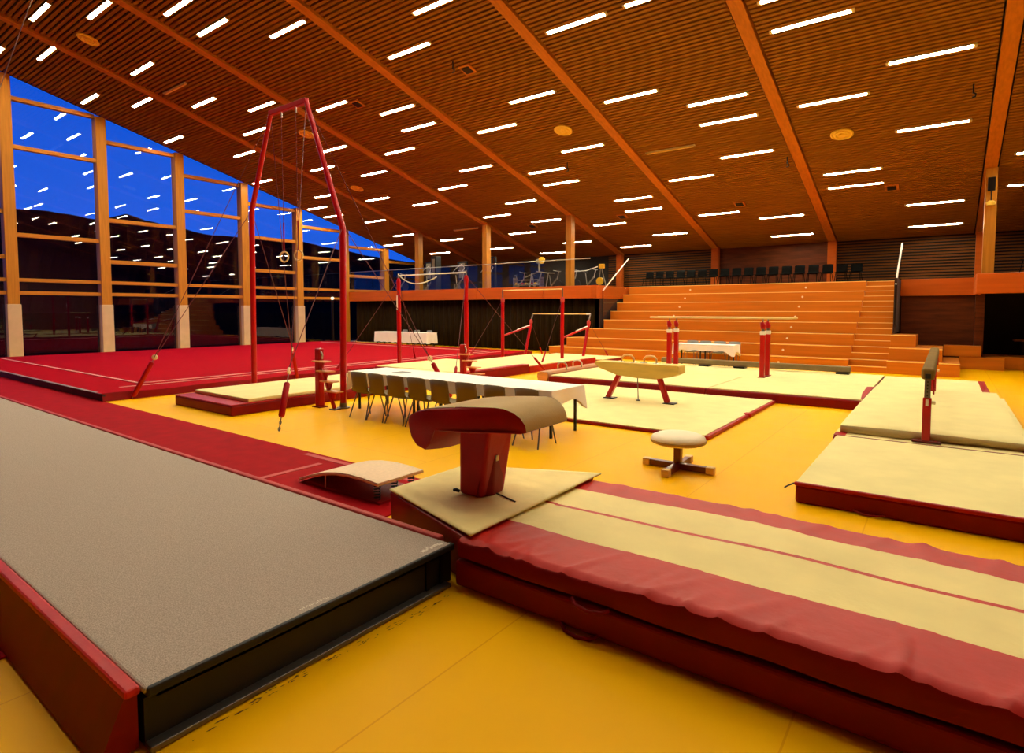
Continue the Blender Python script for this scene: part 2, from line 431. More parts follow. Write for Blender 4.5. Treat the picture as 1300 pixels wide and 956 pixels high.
EXTRA = [(-24.2,3.5),(-21.6,2.7),(-19.5,4.5),(-19.5,1.6),(-16.9,4.6),(-16.9,2.6),(-14.8,6.6),(-14.8,3.5),(-12.2,8.5),(-12.2,5.7),(-12.2,2.6),(-10.15,7.6),(-10.15,4.6),(-10.1,1.6),
 (-7.4,9.5),(-7.4,6.6),(-7.4,3.5),(-5.3,12.5),(-5.3,9.5),(-5.3,5.6),(-5.3,2.6),(-2.6,10.5),(-2.6,7.6),(-2.6,4.6),(-.46,12.5),(-.46,8.5),(-.46,4.6),
 (2.2,17.6),(2.2,13.5),(2.2,9.5),(2.2,5.6),(4.3,20.8),(4.3,15.6),(4.3,10.5)]
EXTRA = [e for e in EXTRA if e[1] > 3.2]
def light_proto():
    o = thing('ceiling_light', (0, 0, 0), 'lit fluorescent tube lamp set between the timber ceiling slats', 'ceiling light', 'lit tube lamps in the slat ceiling')
    s = SLOPE
    MB().box(-.84, .84, -.06, .06, .03, .06).build('housing', 'housing', o)
    for e in (-1, 1):
        MB().box(-.84, .84, min(e * .055, e * .066), max(e * .055, e * .066), -.012, .05).build('side_lip', 'housing', o)
        MB().box(min(e * .79, e * .85), max(e * .79, e * .85), -.052, .052, -.014, .03).build('end_cap', 'housing', o)
    MB().box(-.785, .785, -.048, .048, -.008, .028).build('tube', 'tube_light', o, bevel=.012)
    return o
LP = light_proto(); LK = children(LP); LAMPS = []
for i, (x, y) in enumerate(VIS + EXTRA):
    o = LP if i == 0 else copy_tree(LP, None, LK)
    o.location = (x, y, zc(y) - .005); o.rotation_euler = (-math.atan(SLOPE), 0, 0)
    if i < len(VIS): LAMPS.append((x, y, o))
    if i >= len(VIS):
        o['label'] = 'lit fluorescent tube lamp in the slat ceiling above the picture edge'; o['group'] = 'tube lamps overhead'
LCOLS = [-26.4, -24.4, -21.75, -19.7, -17.05, -14.95, -12.3, -10.17, -7.44, -5.3, -2.6, -.46, 2.2]
for ci, cx in enumerate(LCOLS):
    for ri, (x, y, o) in enumerate(sorted([q for q in LAMPS if abs(q[0] - cx) < .7], key=lambda q: -q[1])):
        o['label'] = '%s lit ceiling tube from the back wall in the %s lamp row from the windows' % (ORD[ri], ORD[ci])
OFFL = ['unlit tube lamp in the slat ceiling between two lit rows above the bleachers', 'unlit tube lamp low in the ceiling above the balcony machines',
        'unlit tube lamp in the dark ceiling near the window wall']
for (x, y), lb in zip(OFF, OFFL):
    o = thing('ceiling_light', (x, y, zc(y) - .005), lb, 'ceiling light')
    MB().box(x - .84, x + .84, y - .05, y + .05, zc(y) - .02, zc(y) + .05).build('housing', 'housing', o)
    MB().box(x - .78, x + .78, y - .04, y + .04, zc(y) - .06, zc(y) - .02).build('tube', 'tube_off', o, bevel=.015)
    o.rotation_euler = (0, 0, 0)
# round vents, speakers, hooks in the ceiling
for (x, y), lb in zip([(-21.6, 7.03), (-19.7, 13.4), (-21.9, 17.49), (-10.2, 16.49), (-2.58, 19.4)],
                      ['round ceiling vent nearest the tall window columns', 'round ceiling vent behind the rings frame top', 'small dim round ceiling vent beyond the rings frame',
                       'yellow round ceiling vent in the middle of the slat ceiling', 'yellow round ceiling vent above the bleacher stairs']):
    o = thing('ceiling_vent', (x, y, zc(y)), lb, 'vent', 'round vents in the slat ceiling')
    c = (x, y, zc(y))
    MB().lathe([(.30, -.005), (.30, -.03), (.26, -.045), (.24, -.02)], c, 28).build('outer_ring', 'vent_disc', o, smooth='auto')
    MB().lathe([(.20, -.02), (.20, -.05), (.16, -.06), (.14, -.03)], c, 24).build('inner_ring', 'vent_disc', o, smooth='auto')
    MB().lathe([(.09, -.02), (.09, -.07), (.02, -.08)], c, 20).build('core', 'vent_disc', o, smooth='auto')
    o.rotation_euler = (-math.atan(SLOPE), 0, 0)
for (x, y), lb in zip([(-11.1, 12.81), (-15.88, 12.76), (-6.45, 23.18), (-1.58, 23.14), (-11.35, 23.21), (-16.06, 23.21)],
                      ['square black ceiling hatch nearest the picture centre top', 'square black ceiling hatch right of the rings frame top', 'small black ceiling box above the top bleacher row',
                       'small black ceiling box right of the bleacher stairs', 'small black ceiling box above the left end of the bleachers', 'small black ceiling box above the balcony weight machines']):
    o = thing('ceiling_hatch', (x, y, zc(y)), lb, 'hatch', 'black boxes in the slat ceiling')
    mbh = MB()
    MB().box(x - .2, x + .2, y - .2, y + .2, zc(y) - .05, zc(y) - .004).build('frame', 'beam_wood', o, bevel=.008)
    MB().box(x - .13, x + .13, y - .13, y + .13, zc(y) - .075, zc(y) - .045).build('lens', 'machine_black', o, bevel=.01)
    o.rotation_euler = (-math.atan(SLOPE), 0, 0)
# column-top floodlight gear on the right column
o = thing('column_lamp', (.95, YC - .2, 5.2), 'small brass lamp clamped to the right balcony column', 'lamp')
MB().box(.86, 1.04, YC - .24, YC - .171, 5.35, 5.75).build('bracket', 'dark_steel', o, bevel=.01)
MB().lathe([(.05, -.1), (.1, -.08), (.12, 0), (.06, .05)], (.95, YC - .28, 5.0), 16).build('shade', 'vent_disc', o, smooth='auto')
MB().tube((.95, YC - .28, 5.04), (.95, YC - .25, 5.36), .015).build('arm', 'dark_steel', o)

# ================================================================ BLEACHERS
R_, D_, Y1 = .357, .6, 19.95
lx = [-12.97, -12.5, -11.96, -11.43, -11.43, -11.43, -11.43, -11.43]
rx = [.35, -.05, -.7, -1.34, -1.34, -1.34, -1.34, -1.34]
bs = thing('bleachers', (-6.3, Y1, 0), 'wide orange timber bleachers of eight tiers under the balcony chairs', 'bleachers')
SX0, SX1 = -2.31, -1.34
for k in range(8):
    y0 = Y1 + D_ * k; z0_ = R_ * k; z1_ = R_ * (k + 1); yback = 24.75 if k > 2 else 21.7
    t = MB().box(lx[k], SX0, y0, yback, z0_ + .001, z1_).build('tier', 'bleacher_wood', bs, bevel=.006, seg=1)
    MB().box(lx[k], SX0, y0 - .012, y0 + .05, z1_ - .012, z1_ + .012).build('nosing', 'bleacher_edge', t, label='pale front edge of the tier')
    if k < 3:
        t2 = MB().box(SX1, rx[k], y0, 22.9, z0_ + .001, z1_).build('tier_end', 'bleacher_wood', bs, bevel=.006, seg=1)
        MB().box(SX1, rx[k], y0 - .012, y0 + .05, z1_ - .012, z1_ + .012).build('nosing', 'bleacher_edge', t2)
    # half steps in the stair slot
    s1 = MB().box(SX0, SX1, y0 + .005, yback, z0_ + .001, z0_ + R_ / 2).build('stair_step', 'bleacher_wood', bs, bevel=.005, seg=1)
    MB().box(SX0, SX1, y0 - .008, y0 + .045, z0_ + R_ / 2 - .01, z0_ + R_ / 2 + .01).build('nosing', 'bleacher_edge', s1)
    s2 = MB().box(SX0, SX1, y0 + .3, yback, z0_ + R_ / 2, z1_).build('stair_step', 'bleacher_wood', bs, bevel=.005, seg=1)
    MB().box(SX0, SX1, y0 + .29, y0 + .34, z1_ - .01, z1_ + .01).build('nosing', 'bleacher_edge', s2)
    for xs in (-4.25, -8.65):
        if xs == -8.65 and k < 3: continue
        MB().path([(xs, y0 - .014, z0_ + R_ * .5), (xs, y0 + .01, z0_ + R_ * .5)], .035, 14).build('step_light', 'cream_plastic', t, label='small round pale step light')
MB().prism([(21.7, BAL - .37)] + [(21.75 + D_ * (k - 3), R_ * (k + 1) - .37 - .05) for k in range(3, 8)] + [(24.75, BAL - .37), (24.75, 1.0), (21.75, 1.0)],
           lambda u, v, t: (t, u, v), -11.47, -11.44) if False else None
o = MB().box(-11.66, -11.60, 21.75, 24.7, .02, BAL - .5).build('side_panel', 'side_dark', bs)  # dark sheet, shade beside the upper tiers put into its colour
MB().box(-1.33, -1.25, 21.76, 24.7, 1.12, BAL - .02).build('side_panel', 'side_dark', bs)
# glass side guards with sloping steel handrails
for xg, lb in ((-11.48, 'glass stair guard with slanting white handrail at the left end of the bleachers'), (-1.29, 'glass stair guard with slanting white handrail right of the bleacher stairs')):
    g = thing('stair_guard', (xg, 21.75, 2.5), lb, 'railing')
    q = [(xg - .006, 21.75, 1.5), (xg - .006, 24.15, BAL + .02), (xg - .006, 24.15, 4.1), (xg - .006, 21.75, 2.64)]
    MB().hexa(q, [(x + .012, y, z) for x, y, z in q]).build('glass_pane', 'guard_glass', g)
    MB().tube((xg, 21.75, 2.64), (xg, 24.15, 4.12), .028, 10).build('handrail', 'white_plastic', g, smooth=True)
    MB().tube((xg, 21.75, 1.4), (xg, 21.75, 2.64), .02, 8).build('post', 'dark_steel', g)
# low boxes to the right of the bleachers
b1 = MB().box(.37, 1.46, 22.95, 23.29, 0, .39).build('platform_box', 'bleacher_wood', bevel=.008)
tag(b1, 'low orange timber box right of the bleachers in front of the dark recess', 'platform')
b2 = MB().box(.97, 6.5, 23.5, 24.7, 0, .39).build('platform_box', 'bleacher_wood', bevel=.008)
tag(b2, 'long low timber platform under the dark recess at the right edge', 'platform')
b3 = MB().box(-.04, .9, 22.92, 23.28, .395, .73).build('platform_box', 'bleacher_wood', bevel=.008)
tag(b3, 'upper timber step below the brown panelled wall', 'platform')
bn = thing('bench', (2.6, 25.3, 0), 'dark bench with a pale edge inside the recess at the right', 'bench')
MB().box(1.8, 5.0, 25.0, 25.5, .82, .88).build('seat', 'brown_wood', bn, bevel=.01)
for x in (2.0, 4.8): MB().box(x, x + .1, 25.05, 25.45, 0, .82).build('leg', 'dark_wall', bn)

# balcony guard: glass panes with a thin top rail
gd = thing('balcony_guard', (-19.5, 21.42, BAL), 'long glass balcony guard with a thin steel top rail', 'railing')
xs = [XL + .1 + i * (15.6 / 8) for i in range(9)]
for a, b_ in zip(xs[:-1], xs[1:]):
    MB().box(a + .02, b_ - .02, 21.40, 21.412, BAL, BAL + 1.08).build('glass_pane', 'guard_glass', gd)
MB().tube((XL + .1, 21.41, BAL + 1.12), (-11.9, 21.41, BAL + 1.12), .018, 8).build('top_rail', 'silver', gd, smooth=True)

# stage curtain under the balcony, hanging in several drops
def curtain(x0, x1, y, z0_, z1_, lb):
    mb = MB(); n = int((x1 - x0) / .045); xs_ = [x0 + (x1 - x0) * i / n for i in range(n + 1)]
    ph = random.uniform(0, 6)
    def fn(x, z):
        return (x, y + .06 * math.sin((x - x0) * 2 * math.pi / .34 + ph + .8 * math.sin(x * 1.7)) + .02 * math.sin(x * 11), z)
    mb.grid(xs_, [z0_, (z0_ + z1_) / 2, z1_], fn)
    o = mb.build('curtain', 'curtain', smooth=True)
    md = o.modifiers.new('thick', 'SOLIDIFY'); md.thickness = .012
    return tag(o, lb, 'curtain', 'curtains under the balcony')
for x0, x1, lb in ((-27.5, -23.9, 'dark brown pleated curtain next to the window wall'), (-23.88, -19.6, 'dark brown pleated curtain behind the far white table'),
                   (-19.58, -15.6, 'dark brown pleated curtain between the high bar posts and the uneven bars'), (-15.58, -11.9, 'dark brown pleated curtain beside the bleachers')):
    curtain(x0, x1, 21.8, .02, BAL - .25, lb)

# ================================================================ SPRING FLOOR
sf = thing('spring_floor', (-20.2, 12, 0), 'large red carpeted spring floor with pale border lines by the windows', 'gymnastics floor')
fx0, fx1, fy0, fy1 = -26.9, -13.5, 4.4, 19.5
def fz(x, y): return .16 + (.012 * math.sin(y * 3.1) * max(0, 1 - (fx1 - x) / .6))
MB().box(fx0, fx1 - .02, fy0 + .05, fy1, 0.001, .13).build('base', 'dark_red', sf)
def edgewave(y): return .02 * math.sin(y * 5) + .015 * math.sin(y * 2.3 + 1)
MB().grid([fx0, -24, -20, -16, -14.4, -14.0, -13.8, -13.6, fx1], [fy0 + (fy1 - fy0) * i / 70 for i in range(71)],
          lambda x, y: (x + (edgewave(y) if x > -13.7 else 0), y, fz(x, y))).build('carpet', 'red_carpet', sf, smooth=True)
MB().grid([fx1, fx1 + .001], [0], lambda x, y: (x, y, 0)) if False else None
mb = MB(); ys = [fy0 + (fy1 - fy0) * i / 70 for i in range(71)]
for y in ys: mb.v += [(fx1 + edgewave(y), y, fz(fx1, y)), (fx1 + .02 + edgewave(y) * .4, y, .004)]
mb.f = [(2 * i, 2 * i + 1, 2 * i + 3, 2 * i + 2) for i in range(70)]
mb.build('side_flap', 'dark_red', sf, smooth=True)
for i in range(8):
    x0 = fx0 + (fx1 - fx0) * i / 8; x1 = fx0 + (fx1 - fx0) * (i + 1) / 8
    MB().box(x0 + .005, x1 - .005, fy0, fy0 + .05, .002, .145).build('edge_block', 'black_rubber', sf)
MB().box(fx0, fx1 - .1, fy0 - .012, fy0 + .06, .146, .164).build('edge_trim', 'chair_grey', sf, bevel=.004)
def floor_line(x0, x1, y0, y1):
    MB().box(x0, x1, y0, y1, .162, .176).build('border_line', 'line_white', sf)
floor_line(-26.1, -14.8, 5.55, 5.6); floor_line(-14.85, -14.8, 5.6, 18.4); floor_line(-26.1, -14.8, 18.35, 18.4)
floor_line(-14.38, -14.355, 5.0, 19.0)

# ================================================================ RUNWAY
rn = MB().box(-24.5, -3.95, .70, 4.42, .001, .012).build('red_runner', 'red_runner')
tag(rn, 'long flat red runner carpet lying beneath the grey tumbling track', 'carpet')
for a, lb in (((-5.98, -5.9, 3.0, 4.15), 'pink tape stripe across the red runner by the springboard'), ((-6.5, -4.4, 4.28, 4.36), 'pink tape stripe along the far edge of the red runner')):
    tag(MB().box(*a, .0125, .0165).build('floor_tape', 'pink_trim'), lb, 'tape')
tt = thing('tumbling_track', (-10, 1.9, 0), 'long raised grey tumbling track with red padded sides and black end', 'tumbling track')
TX = -2.62; TZ = .28
MB().box(-24.2, TX - .03, 1.02, 2.82, .2, TZ - .02).build('frame', 'black_rubber', tt)
MB().box(-24.2, TX, .96, 2.84, TZ - .03, TZ).build('carpet', 'grey_carpet', tt, bevel=.012)
MB().box(-24.2, TX - .25, 2.76, 2.88, .013, TZ - .032).build('side_pad', 'dark_red', tt, bevel=.02)
MB().box(-24.2, TX - .12, 2.842, 2.90, .2, TZ + .012).build('side_trim', 'pink_trim', tt, bevel=.015)
MB().box(-24.2, TX - .02, .895, .958, TZ - .03, TZ + .006).build('side_trim', 'red_cover', tt, bevel=.012)
MB().hexa([(-24.2, .80, .013), (TX - .04, .80, .013), (TX - .04, .95, .013), (-24.2, .95, .013)], [(-24.2, .90, TZ - .03), (TX - .04, .90, TZ - .03), (TX - .04, .95, TZ - .03), (-24.2, .95, TZ - .03)]).build('side_pad', 'dark_red', tt)
MB().box(TX - .04, TX + .012, .97, 2.86, .235, TZ - .002).build('end_edge', 'black_rubber', tt, bevel=.01)
MB().box(TX - .10, TX - .03, .97, 2.86, .012, .22).build('end_face', 'black_rubber', tt)
MB().box(TX - .06, TX + .03, .97, 2.8, .004, .03).build('floor_rail', 'grey_steel', tt, bevel=.005)
for y in (2.62, 2.75):
    MB().box(TX - .035, TX - .02, y, y + .03, .03, .22).build('end_hinge', 'dark_steel', tt)
random.seed(3)
mb = MB()
for i in range(16):
    yy = 1.72 + i * .011; L_ = random.uniform(.006, .014); xx = TX - .05 + random.uniform(-.006, .006)
    mb.box(xx, xx + L_ * 1.4, yy, yy + .005, TZ + .0005, TZ + .0016)
mb.build('printed_mark', 'sticker', tt, kind='stuff', label='small pale printed mark near the end of the track')
mb = MB()
for i in range(10):
    yy = 2.62 + i * .018; xx = TX - .075 + random.uniform(-.012, .012)
    mb.box(xx, xx + random.uniform(.015, .035), yy, yy + .014, TZ + .0005, TZ + .0016)
mb.build('printed_mark', 'sticker', tt, kind='stuff', label='small pale worn mark on the corner of the track')
# scuff marks on the floor next to the track end
mb = MB()
for i in range(70):
    yy = random.uniform(1.1, 2.72); xx = TX + .075 + random.gauss(0, .012) + .02 * math.sin(yy * 3); L_ = random.uniform(.01, .05); w_ = random.uniform(.002, .007); k_ = random.uniform(-.004, .004)
    mb.add([(xx, yy, .0008), (xx + w_, yy + L_ * .3, .0008), (xx + w_ * .7 + k_, yy + L_, .0008), (xx - w_ * .4 + k_, yy + L_ * .6, .0008)], [(0, 1, 2, 3)])
o = mb.build('scuff_marks', 'tarmac_mark'); o['kind'] = 'stuff'; tag(o, 'dark rubber scuff marks on the yellow floor beside the track end', 'scuff marks')

# ================================================================ VAULT AREA
lm = thing('landing_mat', (-1, 3.7, 0), 'large striped red and cream landing mat stacked in two layers behind the vault', 'landing mat')
LX0, LX1, LY0, LY1 = -2.56, 3.6, 2.84, 4.56
MB().box(LX0 - .02, LX1, LY0 - .02, LY1 + .02, .012, .185).build('lower_mat', 'dark_red', lm, bevel=.025, seg=3)
MB().box(LX0 + .01, LX1 - .02, LY0 + .04, LY1 - .03, .186, .21).build('gap_fill', 'black_rubber', lm)  # black layer filling the gap between lower and upper mat
random.seed(11)
WR = [(random.uniform(LX0, LX1), random.uniform(.012, .04), random.uniform(-.6, .6), random.uniform(.004, .013), random.uniform(.12, .5)) for _ in range(80)]
WF = [(random.uniform(LX0, LX1), random.uniform(.03, .06), random.uniform(-.9, .9), random.uniform(.004, .010), random.uniform(.2, .5)) for _ in range(26)]
LT = .335
def lz(x, y):
    z = LT + .006 * math.sin(x * 2.1 + y) + .004 * math.sin(y * 5 + x * 1.3)
    d = y - LY0
    for x0, w, sl, a, reach in WR:
        t = (x - x0 - sl * d) / w
        if abs(t) < 3: z += a * math.exp(-t * t) * math.exp(-(d / reach) ** 2)
    e = LY1 - y
    for x0, w, sl, a, reach in WF:
        t = (x - x0 - sl * e) / w
        if abs(t) < 3: z += a * math.exp(-t * t) * math.exp(-(e / reach) ** 2)
    for ex in (d, e):
        if ex < .03: z -= .02 * (1 - ex / .03) ** 2
    return z
def lgx(n): return [LX0 + (LX1 - LX0) * i / n for i in range(n + 1)]
def lwob(x, k): return .016 * math.sin(x * 1.9 + k) + .010 * math.sin(x * 5.1 + 2 * k)
bounds = [LY0, 3.30, 3.805, 3.845, 4.255, LY1]
names = [('red_border', 'red_cover'), ('cream_panel', 'cream_cover'), ('centre_line', 'red_cover'), ('cream_panel', 'cream_cover'), ('red_border', 'red_cover')]
def bnd(i, x): return bounds[i] + (0 if i in (0, 5) else lwob(x, i if i not in (2, 3) else 9) * (1 if x > -2.4 else .3))
for i, (nm, mt) in enumerate(names):
    ny = 4 if nm == 'centre_line' else 14
    mb = MB()
    mb.grid(lgx(260), [j / ny for j in range(ny + 1)], lambda x, t: (x, bnd(i, x) + (bnd(i + 1, x) - bnd(i, x)) * t, lz(x, bnd(i, x) + (bnd(i + 1, x) - bnd(i, x)) * t)))
    mb.build(nm, mt, lm, smooth=True)
# upper mat side skirts
mb = MB(); xs = lgx(260)
for x in xs: mb.v += [(x, LY0, lz(x, LY0)), (x, LY0 - .012, .30), (x, LY0 - .006 + .008 * math.sin(x * 7), .205)]
mb.f = [(3 * i + j, 3 * i + 3 + j, 3 * i + 4 + j, 3 * i + 1 + j) for i in range(260) for j in (0, 1)]
mb.build('side_skirt', 'dark_red', lm, smooth=True)
mb = MB()
for x in xs: mb.v += [(x, LY1, lz(x, LY1)), (x, LY1 + .01, .205)]
mb.f = [(2 * i, 2 * i + 2, 2 * i + 3, 2 * i + 1) for i in range(260)]
mb.build('side_skirt', 'dark_red', lm, smooth=True)
MB().box(LX0, LX0 + .01, LY0, LY1, .205, .318).build('end_skirt', 'dark_red', lm)
for x, z in ((-1.55, .20), (-1.62, .03)):
    MB().path([(x - .12, LY0 - .02, z), (x - .08, LY0 - .05, z - .018), (x, LY0 - .065, z - .024), (x + .08, LY0 - .05, z - .018), (x + .12, LY0 - .02, z)], .012, 8).build('carry_handle', 'dark_red', lm, smooth=True)
# safety collar mat around the vault pedestal
cm = thing('vault_collar_mat', (-3.0, 3.75, 0), 'cream wedge collar mat with red sides around the vault pedestal', 'mat')
bot = [(-3.68, 3.25, .013), (-2.58, 2.9, .013), (-2.58, 4.6, .013), (-3.68, 4.2, .013)]
top = [(-3.70, 3.25, .325), (-2.53, 2.86, .335), (-2.53, 4.66, .335), (-3.70, 4.2, .325)]
MB().hexa(bot, top).build('body', 'dark_red', cm, bevel=.012)
mb = MB(); nx, ny = 40, 40
def collar(u, v):
    a = Vector(top[0]).lerp(Vector((-2.47, 2.86, .345)), u); b_ = Vector(top[3]).lerp(Vector((-2.47, 4.68, .345)), u)
    p = a.lerp(b_, v); e = min(u, 1 - u, v, 1 - v)
    sag = .016 * math.sin(u * 7 + v * 3) * math.sin(v * 5 + 1) * min(1, e * 8)
    return (p.x, p.y, p.z + .022 + sag)
mb.grid([i / nx for i in range(nx + 1)], [i / ny for i in range(ny + 1)], lambda u, v: collar(u, v))
o = mb.build('cover', 'sag_cover', cm, smooth=True)
md = o.modifiers.new('thick', 'SOLIDIFY'); md.thickness = .012
MB().tube((-2.9, 3.66, .366), (-2.62, 3.56, .372), .006, 8).build('slit_cord', 'black_rubber', cm)
# vault table
vt = thing('vault_table', (-2.95, 3.75, .35), 'red vaulting table with tan padded tongue shaped top', 'vault')
VY0, VY1 = 3.30, 4.0
prof_top = [(-3.33, .725), (-3.44, .745), (-3.53, .79), (-3.59, .85), (-3.62, .915), (-3.585, .955), (-3.51, .99), (-3.42, 1.025), (-3.31, 1.058), (-3.15, 1.083), (-2.95, 1.106),
            (-2.75, 1.123), (-2.62, 1.132), (-2.545, 1.128), (-2.475, 1.105), (-2.42, 1.065), (-2.39, 1.02), (-2.38, .97)]
prof_bot = [(-2.42, .958), (-2.6, .948), (-2.85, .918), (-3.1, .897), (-3.22, .89), (-3.235, .85), (-3.27, .78)]
def vw(x):                                               # half-width shrink at the rounded ends
    d = min(x + 3.66, -2.36 - x)
    k = .12 if x < -3 else .08
    return 0 if d > .35 else k * (1 - d / .35) ** 2
def vrow(y_of, mt, nm, proflist, smooth=True, par=vt):
    mb = MB(); M = 14
    k = len(proflist)
    for j in range(M + 1):
        t = j / M
        for x, z in proflist:
            y0 = VY0 + vw(x); y1 = VY1 - vw(x)
            e = min(t, 1 - t); drop = .018 * max(0, 1 - e / .08) ** 2
            mb.v.append((x, y0 + (y1 - y0) * t, z - .065 * math.sin(math.pi * t) * max(0, min(1, (-3.18 - x) / .3)) * max(0, min(1, (1.0 - z) / .2))))
    for j in range(M):
        for i in range(k - 1):
            mb.f.append((j * k + i, j * k + i + 1, (j + 1) * k + i + 1, (j + 1) * k + i))
    return mb.build(nm, mt, par, smooth='auto')
vrow(None, 'tan_leather', 'top_pad', [(x, z + .004) for x, z in prof_top])
vrow(None, 'red_vinyl', 'underside', [prof_top[-1]] + prof_bot + [prof_top[0]])
full = prof_top + prof_bot
for side in (0, 1):
    mb = MB(); ring = []
    for x, z in full:
        ring.append((x, (VY0 + vw(x)) if side == 0 else (VY1 - vw(x)), z))
    # inset ring for a soft padded edge
    cx_, cz_ = -2.95, 1.0
    s_ = 1 if side else -1
    vs_ = ring + [(x + (cx_ - x) * .04, y + s_ * .012, z + (cz_ - z) * .12) for x, y, z in ring]
    n_ = len(ring)
    mb.add(vs_, [(i, (i + 1) % n_, n_ + (i + 1) % n_, n_ + i) for i in range(n_)] + [tuple(range(n_, 2 * n_))])
    mb.build('side_panel', 'red_vinyl', vt, smooth='auto')
mb = MB()
mb.hexa([(-3.15, 3.5, .35), (-2.91, 3.5, .35), (-2.89, 3.78, .35), (-3.13, 3.78, .35)], [(-3.12, 3.47, .925), (-2.80, 3.47, .94), (-2.80, 3.8, .94), (-3.12, 3.8, .925)])
mb.build('pedestal', 'red_vinyl', vt, bevel=.03, seg=3)
MB().hexa([(-2.955, 3.47, .355), (-2.87, 3.60, .355), (-2.88, 3.74, .355), (-2.94, 3.70, .355)], [(-2.88, 3.50, .67), (-2.845, 3.60, .67), (-2.86, 3.74, .67), (-2.9, 3.70, .67)]).build('foot_flap', 'dark_red', vt, bevel=.012)
MB().box(-2.845, -2.835, 3.60, 3.635, .645, .69).build('buckle', 'silver', vt, bevel=.003)
MB().path([(-3.13, 3.49, .375), (-3.16, 3.48, .385), (-3.18, 3.47, .38)], [.012, .018, .012], 8).build('adjuster_knob', 'black_rubber', vt, smooth=True)
# springboard
sb = thing('springboard', (-4.85, 3.85, 0), 'curved pale springboard with coil springs on the red runner', 'springboard')
SY0, SY1 = 3.56, 4.16
spts = [(-5.50, .022), (-5.40, .055), (-5.25, .105), (-5.05, .158), (-4.85, .192), (-4.65, .207), (-4.45, .205), (-4.22, .192)]
for nm, off, th, mt, inset in (('deck_core', 0, .018, 'pale_wood', 0), ('deck_carpet', .018, .014, 'pink_carpet', .006)):
    poly = [(x, z + off) for x, z in spts] + [(x, z + off + th) for x, z in reversed(spts)]
    MB().prism(poly, lambda u, v, t: (u, t, v), SY0 + inset, SY1 - inset).build(nm, mt, sb, smooth='auto', bevel=.003)
base = [(-5.46, .0125), (-4.22, .0125), (-4.22, .034), (-4.6, .036), (-5.0, .038), (-5.40, .045)]
MB().prism(base, lambda u, v, t: (u, t, v), SY0 + .02, SY1 - .02).build('base_board', 'dark_red', sb, smooth='auto')
for y in (SY0 + .08, (SY0 + SY1) / 2, SY1 - .08):
    pts = []
    for i in range(61):
        a = i / 60 * 5.5 * 2 * math.pi; pts.append((-4.32 + .03 * math.cos(a), y + .03 * math.sin(a), .036 + (.188 - .036) * i / 60))
    MB().path(pts, .006, 6).build('coil_spring', 'black_rubber', sb, smooth=True)
MB().tube((-5.05, SY0 + .02, .03), (-5.05, SY0 + .02, .16), .006).build('strap', 'sticker', sb)

# ================================================================ MATS
def simple_mat(name, x0, x1, y0, y1, z1, label, cat='mat', top=.03, inset=.0, body='dark_red', cover='cream_mat', edge=0, handle=None):
    o = thing(name, ((x0 + x1) / 2, (y0 + y1) / 2, 0), label, cat)
    MB().box(x0, x1, y0, y1, .001, z1 - top).build('body', body, o, bevel=min(.025, z1 / 5), seg=2)
    MB().box(x0 + inset, x1 - inset, y0 + inset, y1 - inset, z1 - top, z1).build('cover', cover, o, bevel=.01)
    return o
rm = simple_mat('ring_landing_mat', -12.0, -9.86, 5.12, 10.95, .20, 'thick red sided landing mat under the rings frame', top=.02, cover='red_vinyl', body='dark_red')
o = tag(MB().box(-11.9, -9.90, 5.45, 10.9, .202, .27).build('topper_mat', 'cream_mat', bevel=.018, seg=3), 'thin cream topper mat on the rings landing mat', 'mat')
hm = thing('high_bar_mat', (-11.3, 12.5, 0), 'cream landing mat with a broad red side below the high bar', 'mat')
MB().box(-13.1, -9.72, 11.0, 13.9, .001, .235).build('body', 'dark_red', hm, bevel=.02)
MB().box(-13.0, -9.95, 11.0, 13.9, .235, .262).build('cover', 'cream_mat', hm, bevel=.01)
MB().box(-9.95, -9.70, 11.02, 13.88, .236, .268).build('red_edge', 'red_vinyl', hm, bevel=.01)
um = thing('uneven_bar_mat', (-11, 17.2, 0), 'long cream landing mat with red side below the uneven bars', 'mat')
for y0, y1 in ((13.92, 15.75), (15.76, 17.95)):
    MB().box(-12.3, -9.72, y0, y1, .001, .19).build('body', 'red_vinyl', um, bevel=.02)
MB().box(-12.3, -9.74, 13.92, 17.95, .19, .215).build('cover', 'cream_mat', um, bevel=.01)
u2 = simple_mat('landing_mat', -12.4, -9.5, 17.97, 19.6, .13, 'pale thin landing mat at the foot of the bleachers behind the uneven bars', top=.03)
pm = thing('pommel_mat', (-4.8, 10.3, 0), 'thin cream mat with red edges under the pommel horse', 'mat')
MB().box(-6.95, -2.68, 8.2, 12.26, .001, .05).build('body', 'dark_red', pm, bevel=.012)
MB().box(-6.93, -2.70, 8.22, 12.25, .05, .066).build('cover', 'cream_mat', pm, bevel=.006)
for y0, y1 in ((8.2, 10.35), (10.45, 12.26)):
    MB().box(-2.70, -2.64, y0, y1, .002, .062).build('red_edge', 'red_vinyl', pm, bevel=.015)
MB().box(-2.74, -2.60, 10.30, 10.44, .012, .085).build('corner_bump', 'red_vinyl', pm, bevel=.025)
bm_ = thing('parallel_bar_mat', (-4.7, 14.8, 0), 'broad cream mat field with a red front edge under the parallel bars', 'mat')
for x0, x1 in ((-8.0, -4.05), (-4.04, -1.19)):
    MB().box(x0, x1, 12.30, 17.35, .001, .175).build('body', 'dark_red', bm_, bevel=.02)
for x0, x1, y0, y1 in ((-8.0, -4.0, 12.36, 14.9), (-3.995, -1.19, 12.36, 14.9), (-8.0, -1.19, 14.905, 17.33)):
    MB().box(x0 + .01, x1 - .01, y0, y1, .175, .2).build('cover', 'cream_mat', bm_, bevel=.006)
b1 = simple_mat('beam_end_mat', -1.11, 1.0, 6.04, 8.66, .20, 'cream mat with dark red front nearest the balance beam', top=.025)
